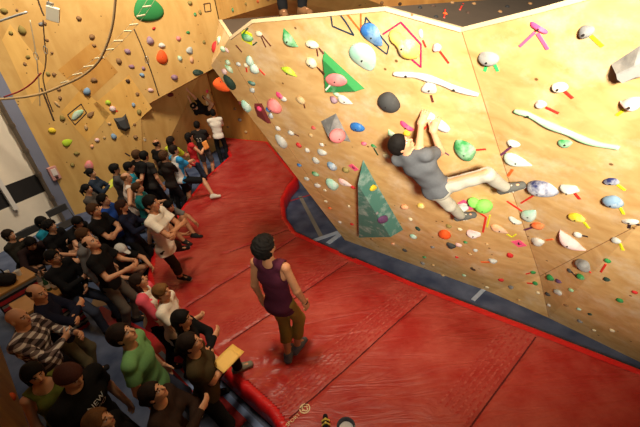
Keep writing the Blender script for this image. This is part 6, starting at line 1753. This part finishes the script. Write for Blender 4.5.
for (kind, desc, size, dr, nm, sd), lst in groups.items():
    lst.sort(key=lambda t: t[0])
    for i, (d_, h) in enumerate(lst):
        od = '' if len(lst) == 1 else (('nearer ', 'farther ')[i]+'' if len(lst) == 2 else ORD[i]+' nearest ')
        if kind == 'tape': h['label'] = ('%s%s tape strip %s %s' % (od, desc, dr, nm)).strip()
        else:
            h['label'] = ('%s%s %s hold %s %s' % (od, size, desc, dr, nm)).strip()
GN = {'B': 'holds on the boulder', 'L': 'holds on the left and back walls', 'F': 'holds on the far walls'}
GT_ = {'B': 'tape on the boulder', 'L': 'tape on the left and back walls', 'F': 'tape on the far walls'}
for h in HOLDS:
    sd = side(h)
    cat_ = h['cat'] or {'hold': 'climbing hold', 'tape': 'tape', 'card': 'card', 'volume': 'wall volume'}[h['kind']]
    g_ = h['group'] or (GN[sd] if h['kind'] == 'hold' else GT_[sd] if h['kind'] == 'tape' else None)
    tag(h['o'], h['label'], cat_, g_)
from collections import Counter
_c = Counter(h['label'] for h in HOLDS)
for k_, n_ in _c.items():
    if n_ > 1 or len(k_.split()) > 16: print('LABEL CHECK', n_, k_)
for h in HOLDS:
    bb = [Vector(c) for c in h['o'].bound_box]
    sz = max((a-b).length for a in bb for b in bb)
    if sz > 1.2: print('BIG', h['o'].name, h['kind'], h['px'], h['py'], round(sz, 2))
# ------------------------------------------------------------------ light
def area(name, loc, target, size, power, col, spread=180):
    ld = bpy.data.lights.new(name, 'AREA'); ld.energy = power; ld.color = col; ld.shape = 'DISK'; ld.size = size; ld.spread = math.radians(spread)
    o = bpy.data.objects.new(name, ld); link(o); o.location = loc
    o.rotation_euler = (Vector(target)-Vector(loc)).to_track_quat('-Z', 'Y').to_euler()
    return o
def spot(name, loc, target, power, col, angle, blend=0.6, rad=0.15):
    ld = bpy.data.lights.new(name, 'SPOT'); ld.energy = power; ld.color = col; ld.spot_size = math.radians(angle); ld.spot_blend = blend; ld.shadow_soft_size = rad
    o = bpy.data.objects.new(name, ld); link(o); o.location = loc
    o.rotation_euler = (Vector(target)-Vector(loc)).to_track_quat('-Z', 'Y').to_euler()
    return o
WARM = (1.0, 0.80, 0.55)
spot('boulder_lamp', (0.3, -1.6, 4.7), (1.7, 2.3, 4.45), 3500, (1.0, 0.90, 0.73), 96, 1.0, 0.3)
spot('wall_lamp', (-2.4, 6.6, 9.0), (-5.0, 10.0, 4.6), 3100, (1.0, 0.88, 0.70), 100, 0.9, 0.6)
spot('far_wall_fill', (3.2, 6.6, 8.0), (2.6, 10.4, 4.4), 900, (1.0, 0.86, 0.66), 90, 1.0, 0.4)  # unseen fill light, added to brighten the far walls
spot('mat_lamp', (-0.7, 2.8, 7.5), (-0.4, 4.9, 0.3), 1300, (1.0, 0.82, 0.60), 70, 1.0, 0.5)
spot('left_side_fill', (-3.4, 3.6, 6.0), (-6.6, 6.0, 1.0), 360, (1.0, 0.85, 0.66), 95, 1.0, 0.5)  # unseen fill light, added to lift the tables and door at left
w = bpy.data.worlds.new('world'); SC.world = w; w.use_nodes = True
w.node_tree.nodes['Background'].inputs['Color'].default_value = (1.0, 0.85, 0.65, 1)
w.node_tree.nodes['Background'].inputs['Strength'].default_value = 0.04
vs_ = SC.view_settings
vs_.view_transform = 'Standard'; vs_.look = 'None'; vs_.exposure = 0.0; vs_.gamma = 1.0
vs_.use_curve_mapping = False
